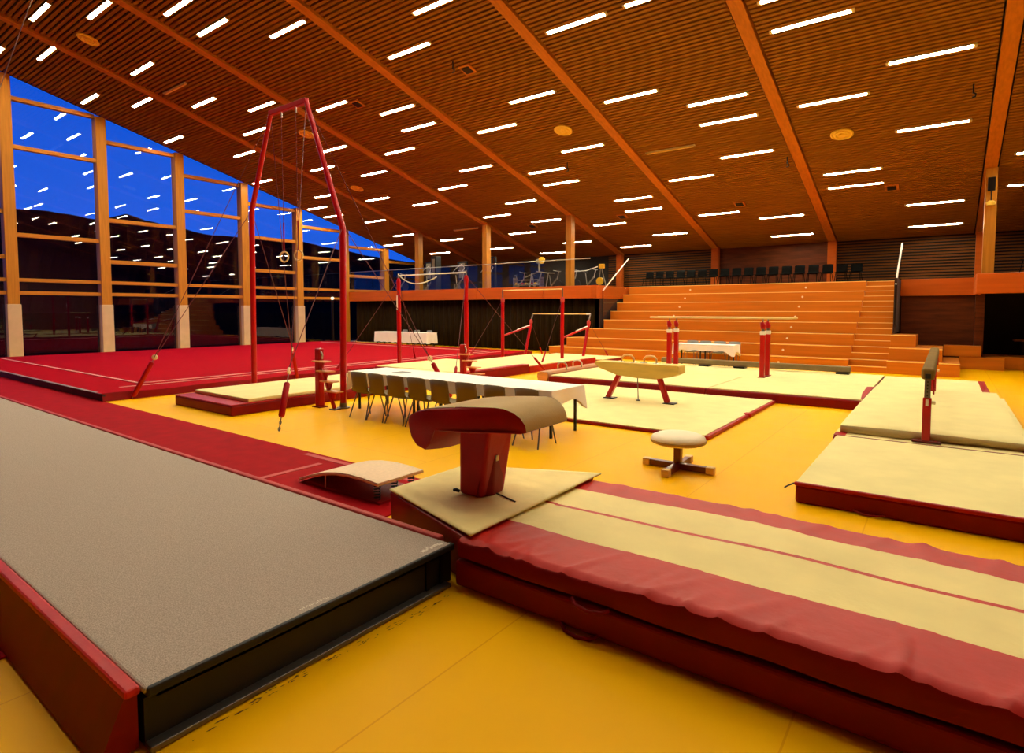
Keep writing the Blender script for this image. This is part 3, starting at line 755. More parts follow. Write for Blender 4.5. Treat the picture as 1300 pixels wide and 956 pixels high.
MB().path([(-.62, 6.03, .03), (-.56, 6.0, .02), (-.5, 5.99, .018), (-.44, 6.0, .02), (-.38, 6.03, .03)], .01, 8).build('carry_handle', 'dark_red', b1, smooth=True)
MB().box(-1.118, 1.0, 6.028, 6.07, .168, .204).build('edge_piping', 'red_vinyl', b1, bevel=.012)
MB().box(-1.14, 1.0, 8.655, 8.685, .15, .203).build('rear_seam', 'dark_red', b1)
MB().path([(-1.11, 6.06, .19), (-1.16, 6.0, .17), (-1.19, 5.97, .15)], .008, 6).build('corner_cord', 'black_rubber', b1)
b2 = simple_mat('beam_base_mat', -1.16, .92, 8.69, 14.2, .19, 'low cream mat with red corner patches beneath the balance beam', top=.02)
MB().box(-1.158, -1.1, 12.6, 14.19, .190, .194).build('red_strip', 'red_vinyl', b2)
for x0 in (-1.15, .77):
    MB().box(x0, x0 + .13, 8.70, 8.95, .190, .194).build('corner_patch', 'red_vinyl', b2)
b3 = thing('beam_side_mat', (-.12, 11.5, .19), 'thick cream mat with a sagging beige front edge under the balance beam', 'mat')
MB().grid([-1.1 + 1.9 * i / 30 for i in range(31)], [8.93, 8.95, 9.2, 11, 13, 14.0], lambda x, y: (x, y, .305 + .006 * math.sin(x * 3 + y) - (.012 if y < 8.94 else 0))).build('cover', 'cream_mat', b3, smooth=True)
mb = MB()
for i in range(31):
    x = -1.1 + 1.9 * i / 30
    mb.v += [(x, 8.93, .294 + .006 * math.sin(x * 3 + 8.93)), (x, 8.90 + .012 * math.sin(x * 4), .255), (x, 8.935 + .02 * math.sin(x * 3.1), .196 + max(0, .02 * math.sin(x * 2.4 + 1)))]
mb.f = [(3 * i + j, 3 * i + 3 + j, 3 * i + 4 + j, 3 * i + 1 + j) for i in range(30) for j in (0, 1)]
mb.build('front_edge', 'beige_side', b3, smooth=True)
MB().box(-1.095, .795, 8.96, 13.99, .195, .285).build('core', 'beige_side', b3)
b4 = simple_mat('beam_far_mat', -1.17, .64, 14.22, 17.3, .19, 'flat cream mat beyond the balance beam with a red right edge', top=.02)
MB().box(.64, .76, 14.22, 17.3, .001, .19).build('red_edge', 'red_vinyl', b4, bevel=.01)
MB().prism([(-1.215, 12.4), (-1.185, 12.4), (-1.185, 14.3), (-.98, 14.42), (-.95, 14.72), (-1.31, 14.5), (-1.28, 13.3)], lambda u, v, t: (u, v, t), .2005, .206).build('red_flap', 'red_vinyl', bm_)

# ================================================================ RINGS FRAME
rf = thing('rings_frame', (-10.6, 6.84, 0), 'tall red rings frame with angled posts and cable stays', 'rings frame')
RY = 6.84; NB, FB = -9.05, -12.16; NT, FT = -10.05, -11.28; RH = 5.88
for (xb, xm, zm, xt) in ((NB, -8.98, 3.36, NT), (FB, -12.1, 3.95, FT)):
    MB().path([(xb, RY, 0.03), (xm, RY, zm - .05), (xm + (xt - xm) * .03, RY, zm + .06), (xt, RY, RH)], [.058, .058, .055, .045], 14).build('post', 'red_paint', rf, smooth='auto')
    MB().lathe([(.12, 0), (.12, .02), (.07, .03), (.06, .1)], (xb, RY, .001), 18).build('foot_plate', 'grey_steel', rf, smooth='auto')
MB().sqtube((FT - .03, RY, RH), (NT + .03, RY, RH), .09, .10).build('top_beam', 'red_paint', rf, bevel=.012)
for x in (-10.9, -10.4):
    MB().tube((x, RY, RH - .16), (x, RY, RH - .04), .02, 8).build('swivel', 'silver', rf)
AN = {'near front': (-8.08, 4.92), 'far front': (-13.44, 4.9), 'far back': (-13.5, 8.78), 'near back': (-8.08, 8.8)}
for nm, (ax, ay) in AN.items():
    near = nm.startswith('near')
    topp = Vector((NT if near else FT, RY, RH - .03)); bend = Vector((-8.98 if near else -12.1, RY, 3.4 if near else 3.98))
    a = Vector((ax, ay, .01)); d = ((topp + bend) / 2 - a).normalized()
    if nm == 'near front': z0_, z1_, zp = .22, .78, .98
    else: z0_, z1_, zp = .06, .86, .97
    P = lambda s: a + d * s
    st = MB().path([P(z0_), P(z0_ + .03), P(z1_ - .03), P(z1_)], [.035, .048, .048, .035], 12).build('stay_sleeve', 'red_vinyl', rf, smooth='auto')
    if nm == 'near front':
        for i in range(4):
            c = P(.03 + .05 * i); s2 = d.orthogonal().normalized(); 
            if i % 2: s2 = d.cross(s2)
            ring = [c + (d * math.cos(t * math.pi / 4) * .03 + s2 * math.sin(t * math.pi / 4) * .016) for t in range(8)]
            MB().path(ring, .006, 6, True).build('chain_link', 'grey_steel', st)
    MB().tube(a + Vector((0, 0, -.008)), P(z0_ + .01), .008, 6).build('anchor_rod', 'grey_steel', st)
    u = d.cross(Vector((0, 0, 1))).normalized()
    MB().path([P(zp) - u * .02, P(zp) - u * .012, P(zp) + u * .012, P(zp) + u * .02], [.04, .055, .055, .04], 16).build('pulley', 'cream_plastic', st, smooth='auto')
    MB().tube(P(z1_ - .02), P(zp), .008, 6).build('stay_link', 'cable_grey', st)
    MB().tube(P(zp) + u * .022, topp, .007, 6).build('stay_cable', 'cable', rf)
    MB().tube(P(zp) - u * .022, bend, .007, 6).build('stay_cable', 'cable', rf)
for x, lb in ((-10.9, 'wooden gymnastics ring hanging left under the rings frame'), (-10.4, 'wooden gymnastics ring hanging right under the rings frame')):
    g = thing('gymnastics_ring', (x, RY, 2.83), lb, 'gymnastics ring', 'pair of rings')
    MB().path([(x + .10 * math.sin(t * math.pi / 10), RY + .03 * math.sin(t * math.pi / 10), 2.93 - .10 * math.cos(t * math.pi / 10)) for t in range(20)], .016, 8, True).build('hoop', 'pale_wood', g, smooth=True)
    MB().box(x - .02, x + .02, RY - .004, RY + .004, 3.03, 3.62).build('strap', 'red_vinyl', g)
    MB().tube((x, RY, 3.62), (x, RY, RH - .15), .006, 6).build('cable', 'cable', g)
# step ladders beside the two bar frames
def step_ladder(x, y, hh, lb):
    o = thing('padded_step_post', (x, y, 0), lb, 'step post')
    MB().box(x - .07, x + .07, y - .06, y + .06, .02, hh).build('padded_post', 'red_vinyl', o, bevel=.02)
    MB().box(x - .12, x + .12, y - .1, y + .1, .001, .022).build('base_plate', 'dark_red', o, bevel=.005)
    MB().path([(x + .03, y, hh), (x + .06, y - .01, hh - .05), (x + .11, y - .01, hh - .12), (x + .10, y - .01, hh - .2)], .018, 8).build('crank_handle', 'silver', o, smooth=True)
    n = 4
    for i in range(n):
        z = hh - .24 - i * (hh - .40) / n; dx = .04 + i * .12
        MB().box(x + dx - .1, x + dx + .26, y - .13, y + .05, z - .012, z + .012).build('step_board', 'step_wood', o, bevel=.005)
        MB().prism([(x + dx - .02, z - .012), (x + dx + .16, z - .012), (x + dx + .10, z - .15), (x + dx + .03, z - .15)], lambda u, v, t: (u, t, v), y - .05, y - .02).build('step_bracket', 'red_paint', o)
    MB().sqtube((x + .12, y - .04, hh - .35), (x + .50, y - .04, .02), .05, .05).build('stringer', 'red_paint', o)
    MB().box(x + .42, x + .58, y - .1, y + .04, .001, .02).build('base_plate', 'grey_steel', o)
step_ladder(-9.52, 6.66, 1.12, 'red padded post with pale wooden steps beside the rings frame')
step_ladder(-9.5, 10.75, 1.0, 'red padded post with pale wooden steps beside the high bar')
# ================================================================ HIGH BAR
hb = thing('high_bar', (-12.0, 12.2, 0), 'high bar on two tall red posts with cable stays', 'high bar')
HX0, HX1, HY, HZ = -13.38, -10.66, 12.2, 2.88
for x in (HX0, HX1):
    MB().tube((x, HY, .03), (x, HY, 2.05), .065, 14).build('outer_post', 'red_paint', hb, smooth='auto')
    MB().path([(x, HY, 2.04), (x, HY, 2.55), (x, HY, 2.7), (x, HY, 2.8)], [.055, .055, .07, .04], 14).build('inner_post', 'red_paint', hb, smooth='auto')
    MB().tube((x, HY, 2.8), (x, HY, HZ + .06), .022, 10).build('bar_clamp', 'silver', hb, smooth='auto')
    MB().box(x - .12, x + .12, HY - .12, HY + .12, .001, .03).build('foot_plate', 'grey_steel', hb)
MB().box(HX0 - .02, HX0 + .02, HY - .075, HY - .06, 1.85, 2.28).build('sticker', 'sticker', hb)
MB().tube((HX0, HY, HZ), (HX1, HY, HZ), .018, 12).build('bar', 'white_plastic', hb, smooth='auto')
for x, sx_ in ((HX0, -1), (HX1, 1)):
    for sy_ in (-1, 1):
        ax, ay = x + sx_ * 1.35, HY + sy_ * 2.0
        if sx_ < 0 and sy_ < 0: ax = x - .55
        MB().tube((ax, ay, .02), (x, HY, HZ - .1), .007, 6).build('stay_cable', 'cable', hb)
        a = Vector((ax, ay, .02)); d = (Vector((x, HY, HZ - .1)) - a).normalized()
        MB().path([a + d * .05, a + d * .1, a + d * .55, a + d * .6], [.02, .035, .035, .02], 10).build('stay_sleeve', 'red_vinyl', hb, smooth='auto')
pts = []
for i in range(17):
    t = i / 16; pts.append((-13.36 + 1.6 * t, HY - .03, 2.92 - .13 * t - .95 * t * (1 - t) * (1.25 - .5 * t)))
tag(MB().path(pts, .016, 8).build('rope', 'rope', smooth=True), 'slack white rope hanging from the left end of the high bar', 'rope')
# ================================================================ UNEVEN BARS
ub = thing('uneven_bars', (-11.6, 17.5, 0), 'red uneven bars with pale rails in front of the curtain', 'uneven bars')
UX0, UX1, UY, UY2 = -12.87, -10.34, 16.72, 18.65
for x in (UX0, UX1):
    MB().tube((x, UY, .04), (x, UY, 2.14), .062, 14).build('tall_post', 'red_paint', ub, smooth='auto')
    MB().lathe([(.05, -.1), (.072, -.05), (.072, .05), (.04, .1)], (x, UY, 2.18), 14).build('post_collar', 'pink_trim', ub, smooth='auto')
    MB().tube((x, UY, 2.25), (x, UY, 2.56), .026, 10).build('bar_fork', 'grey_steel', ub, smooth='auto')
    MB().tube((x, UY2 - .55, .04), (x, UY2 - .14, 1.33), .055, 14).build('low_post', 'red_paint', ub, smooth='auto')
    MB().lathe([(.05, -.08), (.066, -.04), (.066, .05), (.03, .1)], (x, UY2 - .13, 1.38), 14).build('post_collar', 'pink_trim', ub, smooth='auto')
    MB().tube((x, UY2 - .12, 1.42), (x, UY2, 1.70), .026, 10).build('bar_fork', 'grey_steel', ub, smooth='auto')
    MB().sqtube((x, UY, .9), (x, UY2 - .2, 1.22), .06, .06).build('cross_strut', 'red_paint', ub, bevel=.008)
    MB().sqtube((x, UY + .9, 1.08), (x, UY2 - .22, 1.23), .05, .075).build('strut_sleeve', 'white_plastic', ub, bevel=.006)
    MB().box(x - .1, x + .1, UY - .15, UY2 - .2, .001, .05).build('base_rail', 'red_paint', ub, bevel=.01)
MB().tube((UX0, UY, 2.54), (UX1, UY, 2.54), .02, 12).build('high_rail', 'bar_wood', ub, smooth='auto')
MB().tube((UX0, UY2, 1.69), (UX1, UY2, 1.69), .02, 12).build('low_rail', 'bar_wood', ub, smooth='auto')
MB().tube((UX1 - .16, UY2, 1.69), (UX1, UY2, 1.69), .03, 12).build('rail_end', 'sticker', ub)
for x, s_ in ((UX0, -1), (UX1, 1)):
    for y, zz, dy in ((UY, 2.2, -1.6), (UY2 - .13, 1.4, 1.2)):
        a = Vector((x + s_ * .25, y + dy, .2)); t_ = Vector((x, y, zz))
        if dy > 0: a.z = .02; a.y = 19.7
        MB().tube(a, t_, .006, 6).build('stay_cable', 'cable', ub)
        d = (t_ - a).normalized()
        MB().tube(a + d * .03, a + d * .42, .03, 10).build('stay_sleeve', 'red_vinyl', ub)
# ================================================================ PARALLEL BARS
pb = thing('parallel_bars', (-4.7, 15.25, 0), 'parallel bars with four slim red posts on the broad cream mat', 'parallel bars')
for y in (15.0, 15.5):
    for x in (-5.92, -3.56):
        MB().box(x - .055, x + .055, y - .055, y + .055, .2, 1.24).build('outer_post', 'red_paint', pb, bevel=.015)
        MB().box(x - .06, x + .06, y - .06, y + .06, 1.241, 1.33).build('collar', 'white_plastic', pb, bevel=.01)
        MB().tube((x, y, 1.3), (x, y, 1.40), .035, 10).build('inner_post', 'grey_steel', pb)
        MB().path([(x, y, 1.38), (x, y, 1.45), (x - .02, y, 1.53), (x, y, 1.56)], [.05, .065, .05, .02], 12).build('padded_head', 'red_vinyl', pb, smooth=True)
        MB().tube((x, y, 1.55), (x, y, 1.63), .014, 8).build('bar_pin', 'grey_steel', pb)
    MB().path([(-6.48, y, 1.645), (-6.46, y, 1.645), (-2.91, y, 1.645), (-2.89, y, 1.645)], [.012, .026, .026, .012], 12).build('bar', 'bar_wood', pb, smooth='auto')
for x in (-5.92, -3.56):
    MB().box(x - .08, x + .08, 14.9, 15.6, .2, .215).build('base_rail', 'dark_red', pb)
# floor beam
fb = thing('floor_beam', (-4.4, 17.05, .2), 'low olive suede floor beam lying across the cream mats', 'balance beam')
MB().box(-6.95, -1.9, 16.96, 17.12, .245, .40).build('beam', 'floor_beam_suede', fb, bevel=.03, seg=3)
for x in (-5.6, -4.6, -2.05):
    MB().box(x - .18, x + .12, 16.9, 17.18, .2, .245).build('foot', 'dark_steel', fb, bevel=.006)
# ================================================================ POMMEL HORSE
ph = thing('pommel_horse', (-4.8, 10.6, .066), 'tan pommel horse with two handles and splayed red legs', 'pommel horse')
PX0, PX1, PY0, PY1 = -5.68, -3.93, 10.42, 10.78
side = [(PX0, .80), (PX0, .76), (PX0 + .12, .68), (PX0 + .5, .56), (PX0 + .95, .53), (PX1 - .45, .53), (PX1 - .12, .60), (PX1, .66), (PX1, .80), (PX1 - .02, .815), (PX0 + .02, .815)]
MB().prism(side, lambda u, v, t: (u, t, v), PY0, PY1).build('body', 'horse_tan', ph, bevel=.03, seg=3)
for x0 in (-5.03, -4.56):
    pts = [(x0 - .13, 10.6, .81), (x0 - .125, 10.6, .90), (x0 - .08, 10.6, .945), (x0, 10.6, .955), (x0 + .08, 10.6, .945), (x0 + .125, 10.6, .90), (x0 + .13, 10.6, .81)]
    MB().path(pts, .019, 10).build('pommel', 'pale_wood', ph, smooth=True)
    MB().box(x0 - .17, x0 - .09, 10.52, 10.68, .812, .83).build('pommel_base', 'silver', ph, bevel=.005)
    MB().box(x0 + .09, x0 + .17, 10.52, 10.68, .812, .83).build('pommel_base', 'silver', ph, bevel=.005)
for xt, xb in ((-5.20, -5.46), (-4.38, -4.20)):
    MB().sqtube((xt, 10.6, .58), (xb, 10.6, .075), .09, .10, (0, 1, 0)).build('leg', 'red_paint', ph, bevel=.012)
    MB().box(xb - .06, xb + .16, 10.5, 10.7, .0665, .085).build('foot', 'dark_steel', ph, bevel=.004)
MB().tube((-4.82, 10.6, .55), (-4.80, 10.6, .08), .009, 8).build('tension_chain', 'grey_steel', ph)
MB().lathe([(.04, 0), (.04, .015), (.01, .02)], (-4.80, 10.6, .067), 12).build('chain_anchor', 'dark_steel', ph)
# old low pommel trainer on the floor
wt = thing('pommel_trainer', (-8.2, 14.2, 0), 'low brown wooden trainer with two metal grips at the mat corner', 'trainer')
prof = [(-.12, .0), (.12, .0), (.17, .12), (.17, .22), (.12, .27), (-.12, .27), (-.17, .22), (-.17, .12)]
MB().prism(prof, lambda u, v, t: (-8.22 + u, t, v + .002), 12.35, 16.1).build('body', 'brown_wood', wt, bevel=.015)
MB().prism([(u * .94, v * .94 + .008) for u, v in prof], lambda u, v, t: (-8.22 + u, t, v + .002), 12.335, 12.352).build('end_cap', 'step_wood', wt)
for y in (13.3, 14.1):
    MB().path([(-8.36, y, .26), (-8.36, y, .37), (-8.31, y, .43), (-8.22, y, .445), (-8.13, y, .43), (-8.08, y, .37), (-8.08, y, .26)], .022, 10).build('grip', 'silver', wt, smooth=True)
# ================================================================ MUSHROOM
mu = thing('mushroom_trainer', (-2.44, 6.5, 0), 'round cream mushroom trainer on a maroon cross base', 'mushroom trainer')
MB().lathe([(.05, .30), (.26, .305), (.30, .325), (.31, .36), (.295, .39), (.24, .415), (.13, .432), (.02, .436)], (-2.44, 6.5, 0), 40).build('padded_top', 'mushroom_top', mu, smooth=True)
MB().lathe([(.308, .326), (.314, .335), (.314, .35), (.309, .36)], (-2.44, 6.5, 0), 40).build('rim_piping', 'tan_leather', mu, smooth=True)
MB().box(-2.48, -2.40, 6.46, 6.54, .08, .31).build('stem', 'maroon_paint', mu, bevel=.006)
for ang in (0.02, math.pi / 2 + .02, math.pi + .02, -math.pi / 2 + .02):
    d = Vector((math.cos(ang), math.sin(ang), 0)); c = Vector((-2.44, 6.5, .045))
    lg = MB().sqtube(c + d * .03, c + d * .36, .075, .07).build('leg', 'maroon_paint', mu, bevel=.006)
    MB().sqtube(c + d * .33, c + d * .42, .088, .084).build('foot_block', 'pale_wood', lg, bevel=.008)
# ================================================================ BALANCE BEAM
bb = thing('balance_beam', (-.15, 11.4, 0), 'raised tan suede balance beam on red adjustable legs', 'balance beam')
MB().box(-.225, -.085, 8.8, 13.8, .985, 1.125).build('beam', 'beam_suede', bb, bevel=.035, seg=4)
MB().box(-.185, -.125, 8.79, 8.81, 1.0, 1.06).build('end_socket', 'machine_black', bb, bevel=.004)
for y, s_ in ((8.84, 1), (13.6, -1)):
    MB().box(-.20, -.11, y - .035, y + .035, .20, .76).build('leg', 'red_paint', bb, bevel=.008)
    inn = MB().box(-.188, -.122, y - .028, y + .028, .76, .99).build('inner_leg', 'grey_steel', bb, bevel=.005)
    for i in range(5):
        MB().tube((-.155, y - .031, .79 + .042 * i), (-.155, y - .025, .79 + .042 * i), .009, 10).build('adjust_hole', 'machine_black', inn)
    MB().box(-.105, -.085, y + .03, y + .09, .80, .99).build('stop_plate', 'red_paint', bb, bevel=.004)
    MB().box(-.30, 0.0, y - .05, y + .05, .197, .225).build('foot_bar', 'maroon_paint', bb, bevel=.008)
    MB().box(-.17, -.14, y - .038, y - .034, .66, .74).build('sticker', 'sticker', bb)
    MB().tube((-.11, y, .70), (-.07, y, .70), .022, 12).build('knob', 'cream_plastic', bb)
# ================================================================ TABLES AND CHAIRS
def table(name, x0, x1, y0, y1, h, drop, lb, legs, swag=None, dropb=None):
    o = thing(name, ((x0 + x1) / 2, (y0 + y1) / 2, 0), lb, 'table')
    n = max(1, round((x1 - x0) / 1.5))
    MB().box(x0 + .02, x1 - .02, y0 + .02, y1 - .02, h - .03, h - .006).build('tabletop', 'pale_wood', o)
    mb = MB()
    nx = int((x1 - x0) / .06)
    xs_ = [x0 + (x1 - x0) * i / nx for i in range(nx + 1)]
    ny = 10; ys_ = [y0 + (y1 - y0) * i / ny for i in range(ny + 1)]
    mb.grid(xs_, ys_, lambda x, y: (x, y, h + .002 * math.sin(x * 4 + y * 3)))
    per = [(x, y0, 0, -1) for x in xs_] + [(x1, y, 1, 0) for y in ys_[1:]] + [(x, y1, 0, 1) for x in reversed(xs_[:-1])] + [(x0, y, -1, 0) for y in reversed(ys_[1:-1])]
    k = len(mb.v); M = len(per); levels = 4
    for L_ in range(levels + 1):
        for i, (x, y, nx_, ny_) in enumerate(per):
            t = L_ / levels
            dr = drop
            if dropb and ny_ > 0: dr = dropb
            corner = math.exp(-((min(abs(x - x0), abs(x - x1)) ** 2 + min(abs(y - y0), abs(y - y1)) ** 2) / .03))
            dr += .16 * corner * (1 if drop < .4 else 0) + .015 * math.sin(i * .9)
            wv = (.012 * math.sin(i * .7) + .03 * corner) * t
            mb.v.append((x + nx_ * wv + (0.02 * corner * t * (1 if x > (x0 + x1) / 2 else -1)), y + ny_ * wv, h - dr * t))
    for L_ in range(levels):
        for i in range(M):
            i2 = (i + 1) % M
            mb.f.append((k + L_ * M + i, k + L_ * M + i2, k + (L_ + 1) * M + i2, k + (L_ + 1) * M + i))
    c = mb.build('tablecloth', 'table_cloth', smooth='auto')
    c.location = (0, 0, 0)
    for (lx_, ly_) in legs:
        MB().box(lx_ - .018, lx_ + .018, ly_ - .018, ly_ + .018, .001, h - .03).build('leg', 'machine_black', o, bevel=.004)
    return o, c
LGX = [-8.75, -7.3, -7.2, -5.85, -5.75, -4.5]
o, c = table('folding_table', -8.95, -4.42, 6.88, 7.80, .70, .19, 'long black legged judging table under the near white cloth', [(x, y) for x in LGX for y in (6.98, 7.66)])
tag(c, 'white cloth on the long judging table behind the vault', 'tablecloth')
o, c = table('folding_table', -7.2, -5.25, 18.55, 19.2, .74, .2, 'short black legged table standing in front of the bleachers', [(x, y) for x in (-7.1, -6.3, -6.15, -5.4) for y in (18.62, 19.1)])
tag(c, 'white cloth on the short table in front of the bleachers', 'tablecloth')
o, c = table('folding_table', -23.9, -20.1, 20.1, 20.8, .72, .52, 'long table by the dark curtain under a pale cloth', [(x, y) for x in (-23.8, -22.1, -20.2) for y in (20.2, 20.7)])
tag(c, 'pale cloth hanging nearly to the floor on the table by the curtain', 'tablecloth')
pp = MB().box(-8.1, -7.85, 7.2, 7.45, .703, .707).build('paper_sheet', 'chair_grey')
tag(pp, 'thin grey papers lying on the long white table', 'paper')

def make_chair(label, shell, leg, lw=.011):
    """back towards -Y, faces +Y, origin on floor at centre"""
    o = thing('stacking_chair', (0, 0, 0), label, 'chair')
    pr = [(.20, .445), (.10, .44), (-.05, .425), (-.14, .43), (-.19, .47), (-.215, .56), (-.235, .68), (-.25, .80)]
    mb = MB(); k = len(pr)
    cols = 9
    for j in range(cols):
        t = j / (cols - 1) * 2 - 1
        for i, (y, z) in enumerate(pr):
            w = .20 if i < 5 else .195
            back = i >= 5
            mb.v.append((t * w, y + (.035 * t * t if back else 0), z + (.012 * t * t if not back else -.02 * (t ** 4) * (1 if i == k - 1 else 0))))
    for j in range(cols - 1):
        for i in range(k - 1):
            mb.f.append((j * k + i, j * k + i + 1, (j + 1) * k + i + 1, (j + 1) * k + i))
    sh = mb.build('seat_shell', shell, o, smooth=True)
    md = sh.modifiers.new('thick', 'SOLIDIFY'); md.thickness = .012
    for s_ in (-1, 1):
        MB().tube((s_ * .16, -.10, .425), (s_ * .21, -.24, 0), lw, 8).build('leg', leg, o, smooth='auto')
        MB().tube((s_ * .16, .12, .43), (s_ * .20, .22, 0), lw, 8).build('leg', leg, o, smooth='auto')
    MB().box(-.17, .17, -.11, .13, .415, .428).build('seat_frame', leg, o)
    return o
ch = make_chair('x', 'chair_shell', 'grey_steel'); CK = children(ch)
LCH = [-8.0 + .5 * 0 + i * .495 for i in range(8)]
LCH = [-7.98, -7.53, -7.07, -6.59, -6.09, -5.57, -5.03, -4.48]
for i, x in enumerate(LCH):
    o = ch if i == 0 else copy_tree(ch, None, CK)
    o.location = (x, 6.55, 0); o.rotation_euler = (0, 0, random.uniform(-.05, .05))
    relabel(o, '%s olive brown plastic chair from the rings frame end of the long table' % ORD[i] if i < 7 else 'olive brown plastic chair mostly hidden behind the vault at the table end', 'chairs along the long white table')
dk = make_chair('x', 'chair_dark', 'chair_dark', .014); DK = children(dk)
for i in range(18):
    o = dk if i == 0 else copy_tree(dk, None, DK)
    o.location = (-11.35 + .5 * i, 26.0, BAL); o.rotation_euler = (0, 0, math.pi + random.uniform(-.06, .06))
    relabel(o, '%s dark chair from the left in the row above the bleachers' % ORD[i], 'dark chairs on the balcony above the bleachers')
for i, (x, y) in enumerate(((1.95, 22.6), (2.6, 22.7))):
    o = copy_tree(dk, None, DK); o.location = (x, y, BAL); o.rotation_euler = (0, 0, math.pi * .8)
    relabel(o, ['dark chair on the balcony right of the timber column', 'dark chair on the balcony at the right picture edge'][i], 'dark chairs at the right end of the balcony')
gc = make_chair('x', 'chair_grey', 'grey_steel'); GK = children(gc)
for i, x in enumerate((-6.95, -6.5, -6.02, -5.55)):
    o = gc if i == 0 else copy_tree(gc, None, GK)
    o.location = (x, 19.52, 0); o.rotation_euler = (0, 0, math.pi)
    relabel(o, '%s grey chair from the left behind the table before the bleachers' % ORD[i], 'grey chairs behind the short table')
for i, x in enumerate((-22.9, -22.0, -21.1)):
    o = copy_tree(gc, None, GK); o.location = (x, 21.1, 0); o.rotation_euler = (0, 0, math.pi)
    relabel(o, '%s grey chair from the left behind the table by the curtain' % ORD[i], 'grey chairs behind the far table')

# ================================================================ BALCONY FITNESS MACHINES
def weight_machine(x, y, h, lb, mt='machine_grey'):
    o = thing('weight_machine', (x, y, BAL), lb, 'fitness machine', 'fitness machines on the balcony')
    MB().box(x - .3, x + .3, y - .18, y + .18, BAL + .02, BAL + .06).build('base', 'machine_black', o)
    for s_ in (-1, 1):
        MB().box(x + s_ * .3 - .04, x + s_ * .3 + .04, y - .06, y + .06, BAL, BAL + h).build('upright', 'machine_black', o, bevel=.006)
    MB().box(x - .34, x + .34, y - .07, y + .07, BAL + h - .08, BAL + h).build('top_bar', 'machine_black', o, bevel=.006)
    MB().box(x - .2, x + .2, y - .09, y - .07, BAL + h * .45, BAL + h - .1).build('shroud', mt, o, bevel=.02)
    for i in range(8):
        MB().box(x - .16, x + .16, y - .05, y + .05, BAL + .1 + i * .06, BAL + .15 + i * .06).build('weight_plate', 'dark_steel', o)
    MB().box(x - .22, x + .22, y - .75, y - .3, BAL + .42, BAL + .5).build('seat_pad', 'machine_black', o, bevel=.02)
    MB().box(x - .05, x + .05, y - .7, y - .15, BAL + .02, BAL + .42).build('seat_post', 'machine_grey', o)
    MB().path([(x - .35, y - .5, BAL + 1.0), (x - .3, y - .2, BAL + 1.3), (x, y - .1, BAL + 1.5), (x + .3, y - .2, BAL + 1.3), (x + .35, y - .5, BAL + 1.0)], .02, 8).build('press_arm', 'silver', o, smooth=True)
weight_machine(-24.2, 24.5, 1.75, 'grey weight machine on the balcony nearest the windows')
weight_machine(-21.65, 24.5, 1.66, 'grey weight machine on the balcony above the high bar right post')
weight_machine(-20.2, 25.2, 1.9, 'dark weight machine on the balcony just left of the second timber column', 'machine_black')
def exercise_bike(x, y, lb, g='exercise bikes on the balcony'):
    o = thing('exercise_bike', (x, y, BAL), lb, 'exercise bike', g)
    MB().box(x - .5, x + .5, y - .04, y + .04, BAL, BAL + .06).build('floor_bar', 'machine_black', o)
    MB().path([(x + .28, y - .03, BAL + .3), (x + .28, y + .03, BAL + .3)], .24, 20).build('flywheel', 'machine_black', o)
    MB().sqtube((x - .35, y, BAL + .05), (x + .2, y, BAL + .65), .06, .06, (0, 1, 0)).build('frame', 'machine_grey', o)
    MB().tube((x - .2, y, BAL + .3), (x - .28, y, BAL + .85), .02, 8).build('seat_post', 'silver', o)
    MB().box(x - .4, x - .16, y - .09, y + .09, BAL + .85, BAL + .92).build('saddle', 'machine_black', o, bevel=.03)
    MB().tube((x + .2, y, BAL + .6), (x + .3, y, BAL + 1.0), .025, 8).build('stem', 'silver', o)
    MB().path([(x + .1, y - .22, BAL + 1.06), (x + .3, y - .2, BAL + 1.02), (x + .32, y, BAL + 1.0), (x + .3, y + .2, BAL + 1.02), (x + .1, y + .22, BAL + 1.06)], .016, 8).build('handlebar', 'silver', o, smooth=True)
for i, x in enumerate((-19.0, -17.9, -16.8, -15.7, -14.6)):
    exercise_bike(x, 26.3, '%s black exercise bike from the left behind the bench press rack' % ORD[i])
for i, (x, y) in enumerate(((-25.6, 23.6), (-23.0, 23.3), (-20.9, 23.4))):
    exercise_bike(x, y, ['dark exercise bike beside the window end of the balcony', 'dark exercise bike between the two grey weight machines', 'dark exercise bike behind the high bar right post'][i], 'exercise bikes near the balcony edge')
# plate loaded press with yellow plates
o = thing('press_machine', (-16.4, 24.3, BAL), 'pale press machine with a yellow round plate behind the glass guard', 'fitness machine')
MB().path([(-16.2, 24.2, BAL + 1.44), (-16.2, 24.28, BAL + 1.44)], .17, 24).build('yellow_plate', 'yellow_paint', o, smooth='auto')
MB().path([(-16.55, 24.4, BAL + 1.42), (-16.55, 24.44, BAL + 1.42)], .12, 20).build('grey_plate', 'machine_grey', o, smooth='auto')
MB().tube((-16.6, 24.32, BAL + 1.43), (-16.1, 24.32, BAL + 1.43), .018, 8).build('plate_axle', 'silver', o)
MB().path([(-17.25, 24.3, BAL + .62), (-16.9, 24.3, BAL + .75), (-16.4, 24.3, BAL + .88), (-15.9, 24.3, BAL + .8), (-15.5, 24.3, BAL + .78)], .03, 8).build('lever_arm', 'machine_grey', o, smooth=True)
MB().tube((-16.4, 24.3, BAL + .86), (-16.4, 24.3, BAL + 1.45), .05, 10).build('mast', 'machine_grey', o)
for x in (-17.0, -16.0): MB().tube((x, 24.3, BAL), (x + .15, 24.3, BAL + .8), .03, 8).build('leg', 'silver', o)
MB().box(-17.0, -15.7, 24.2, 24.4, BAL + .02, BAL + .08).build('base', 'machine_black', o)
o = thing('dumbbell_rack', (-16.5, 23.3, BAL), 'low pale rack of small weights in front of the press machine', 'rack')
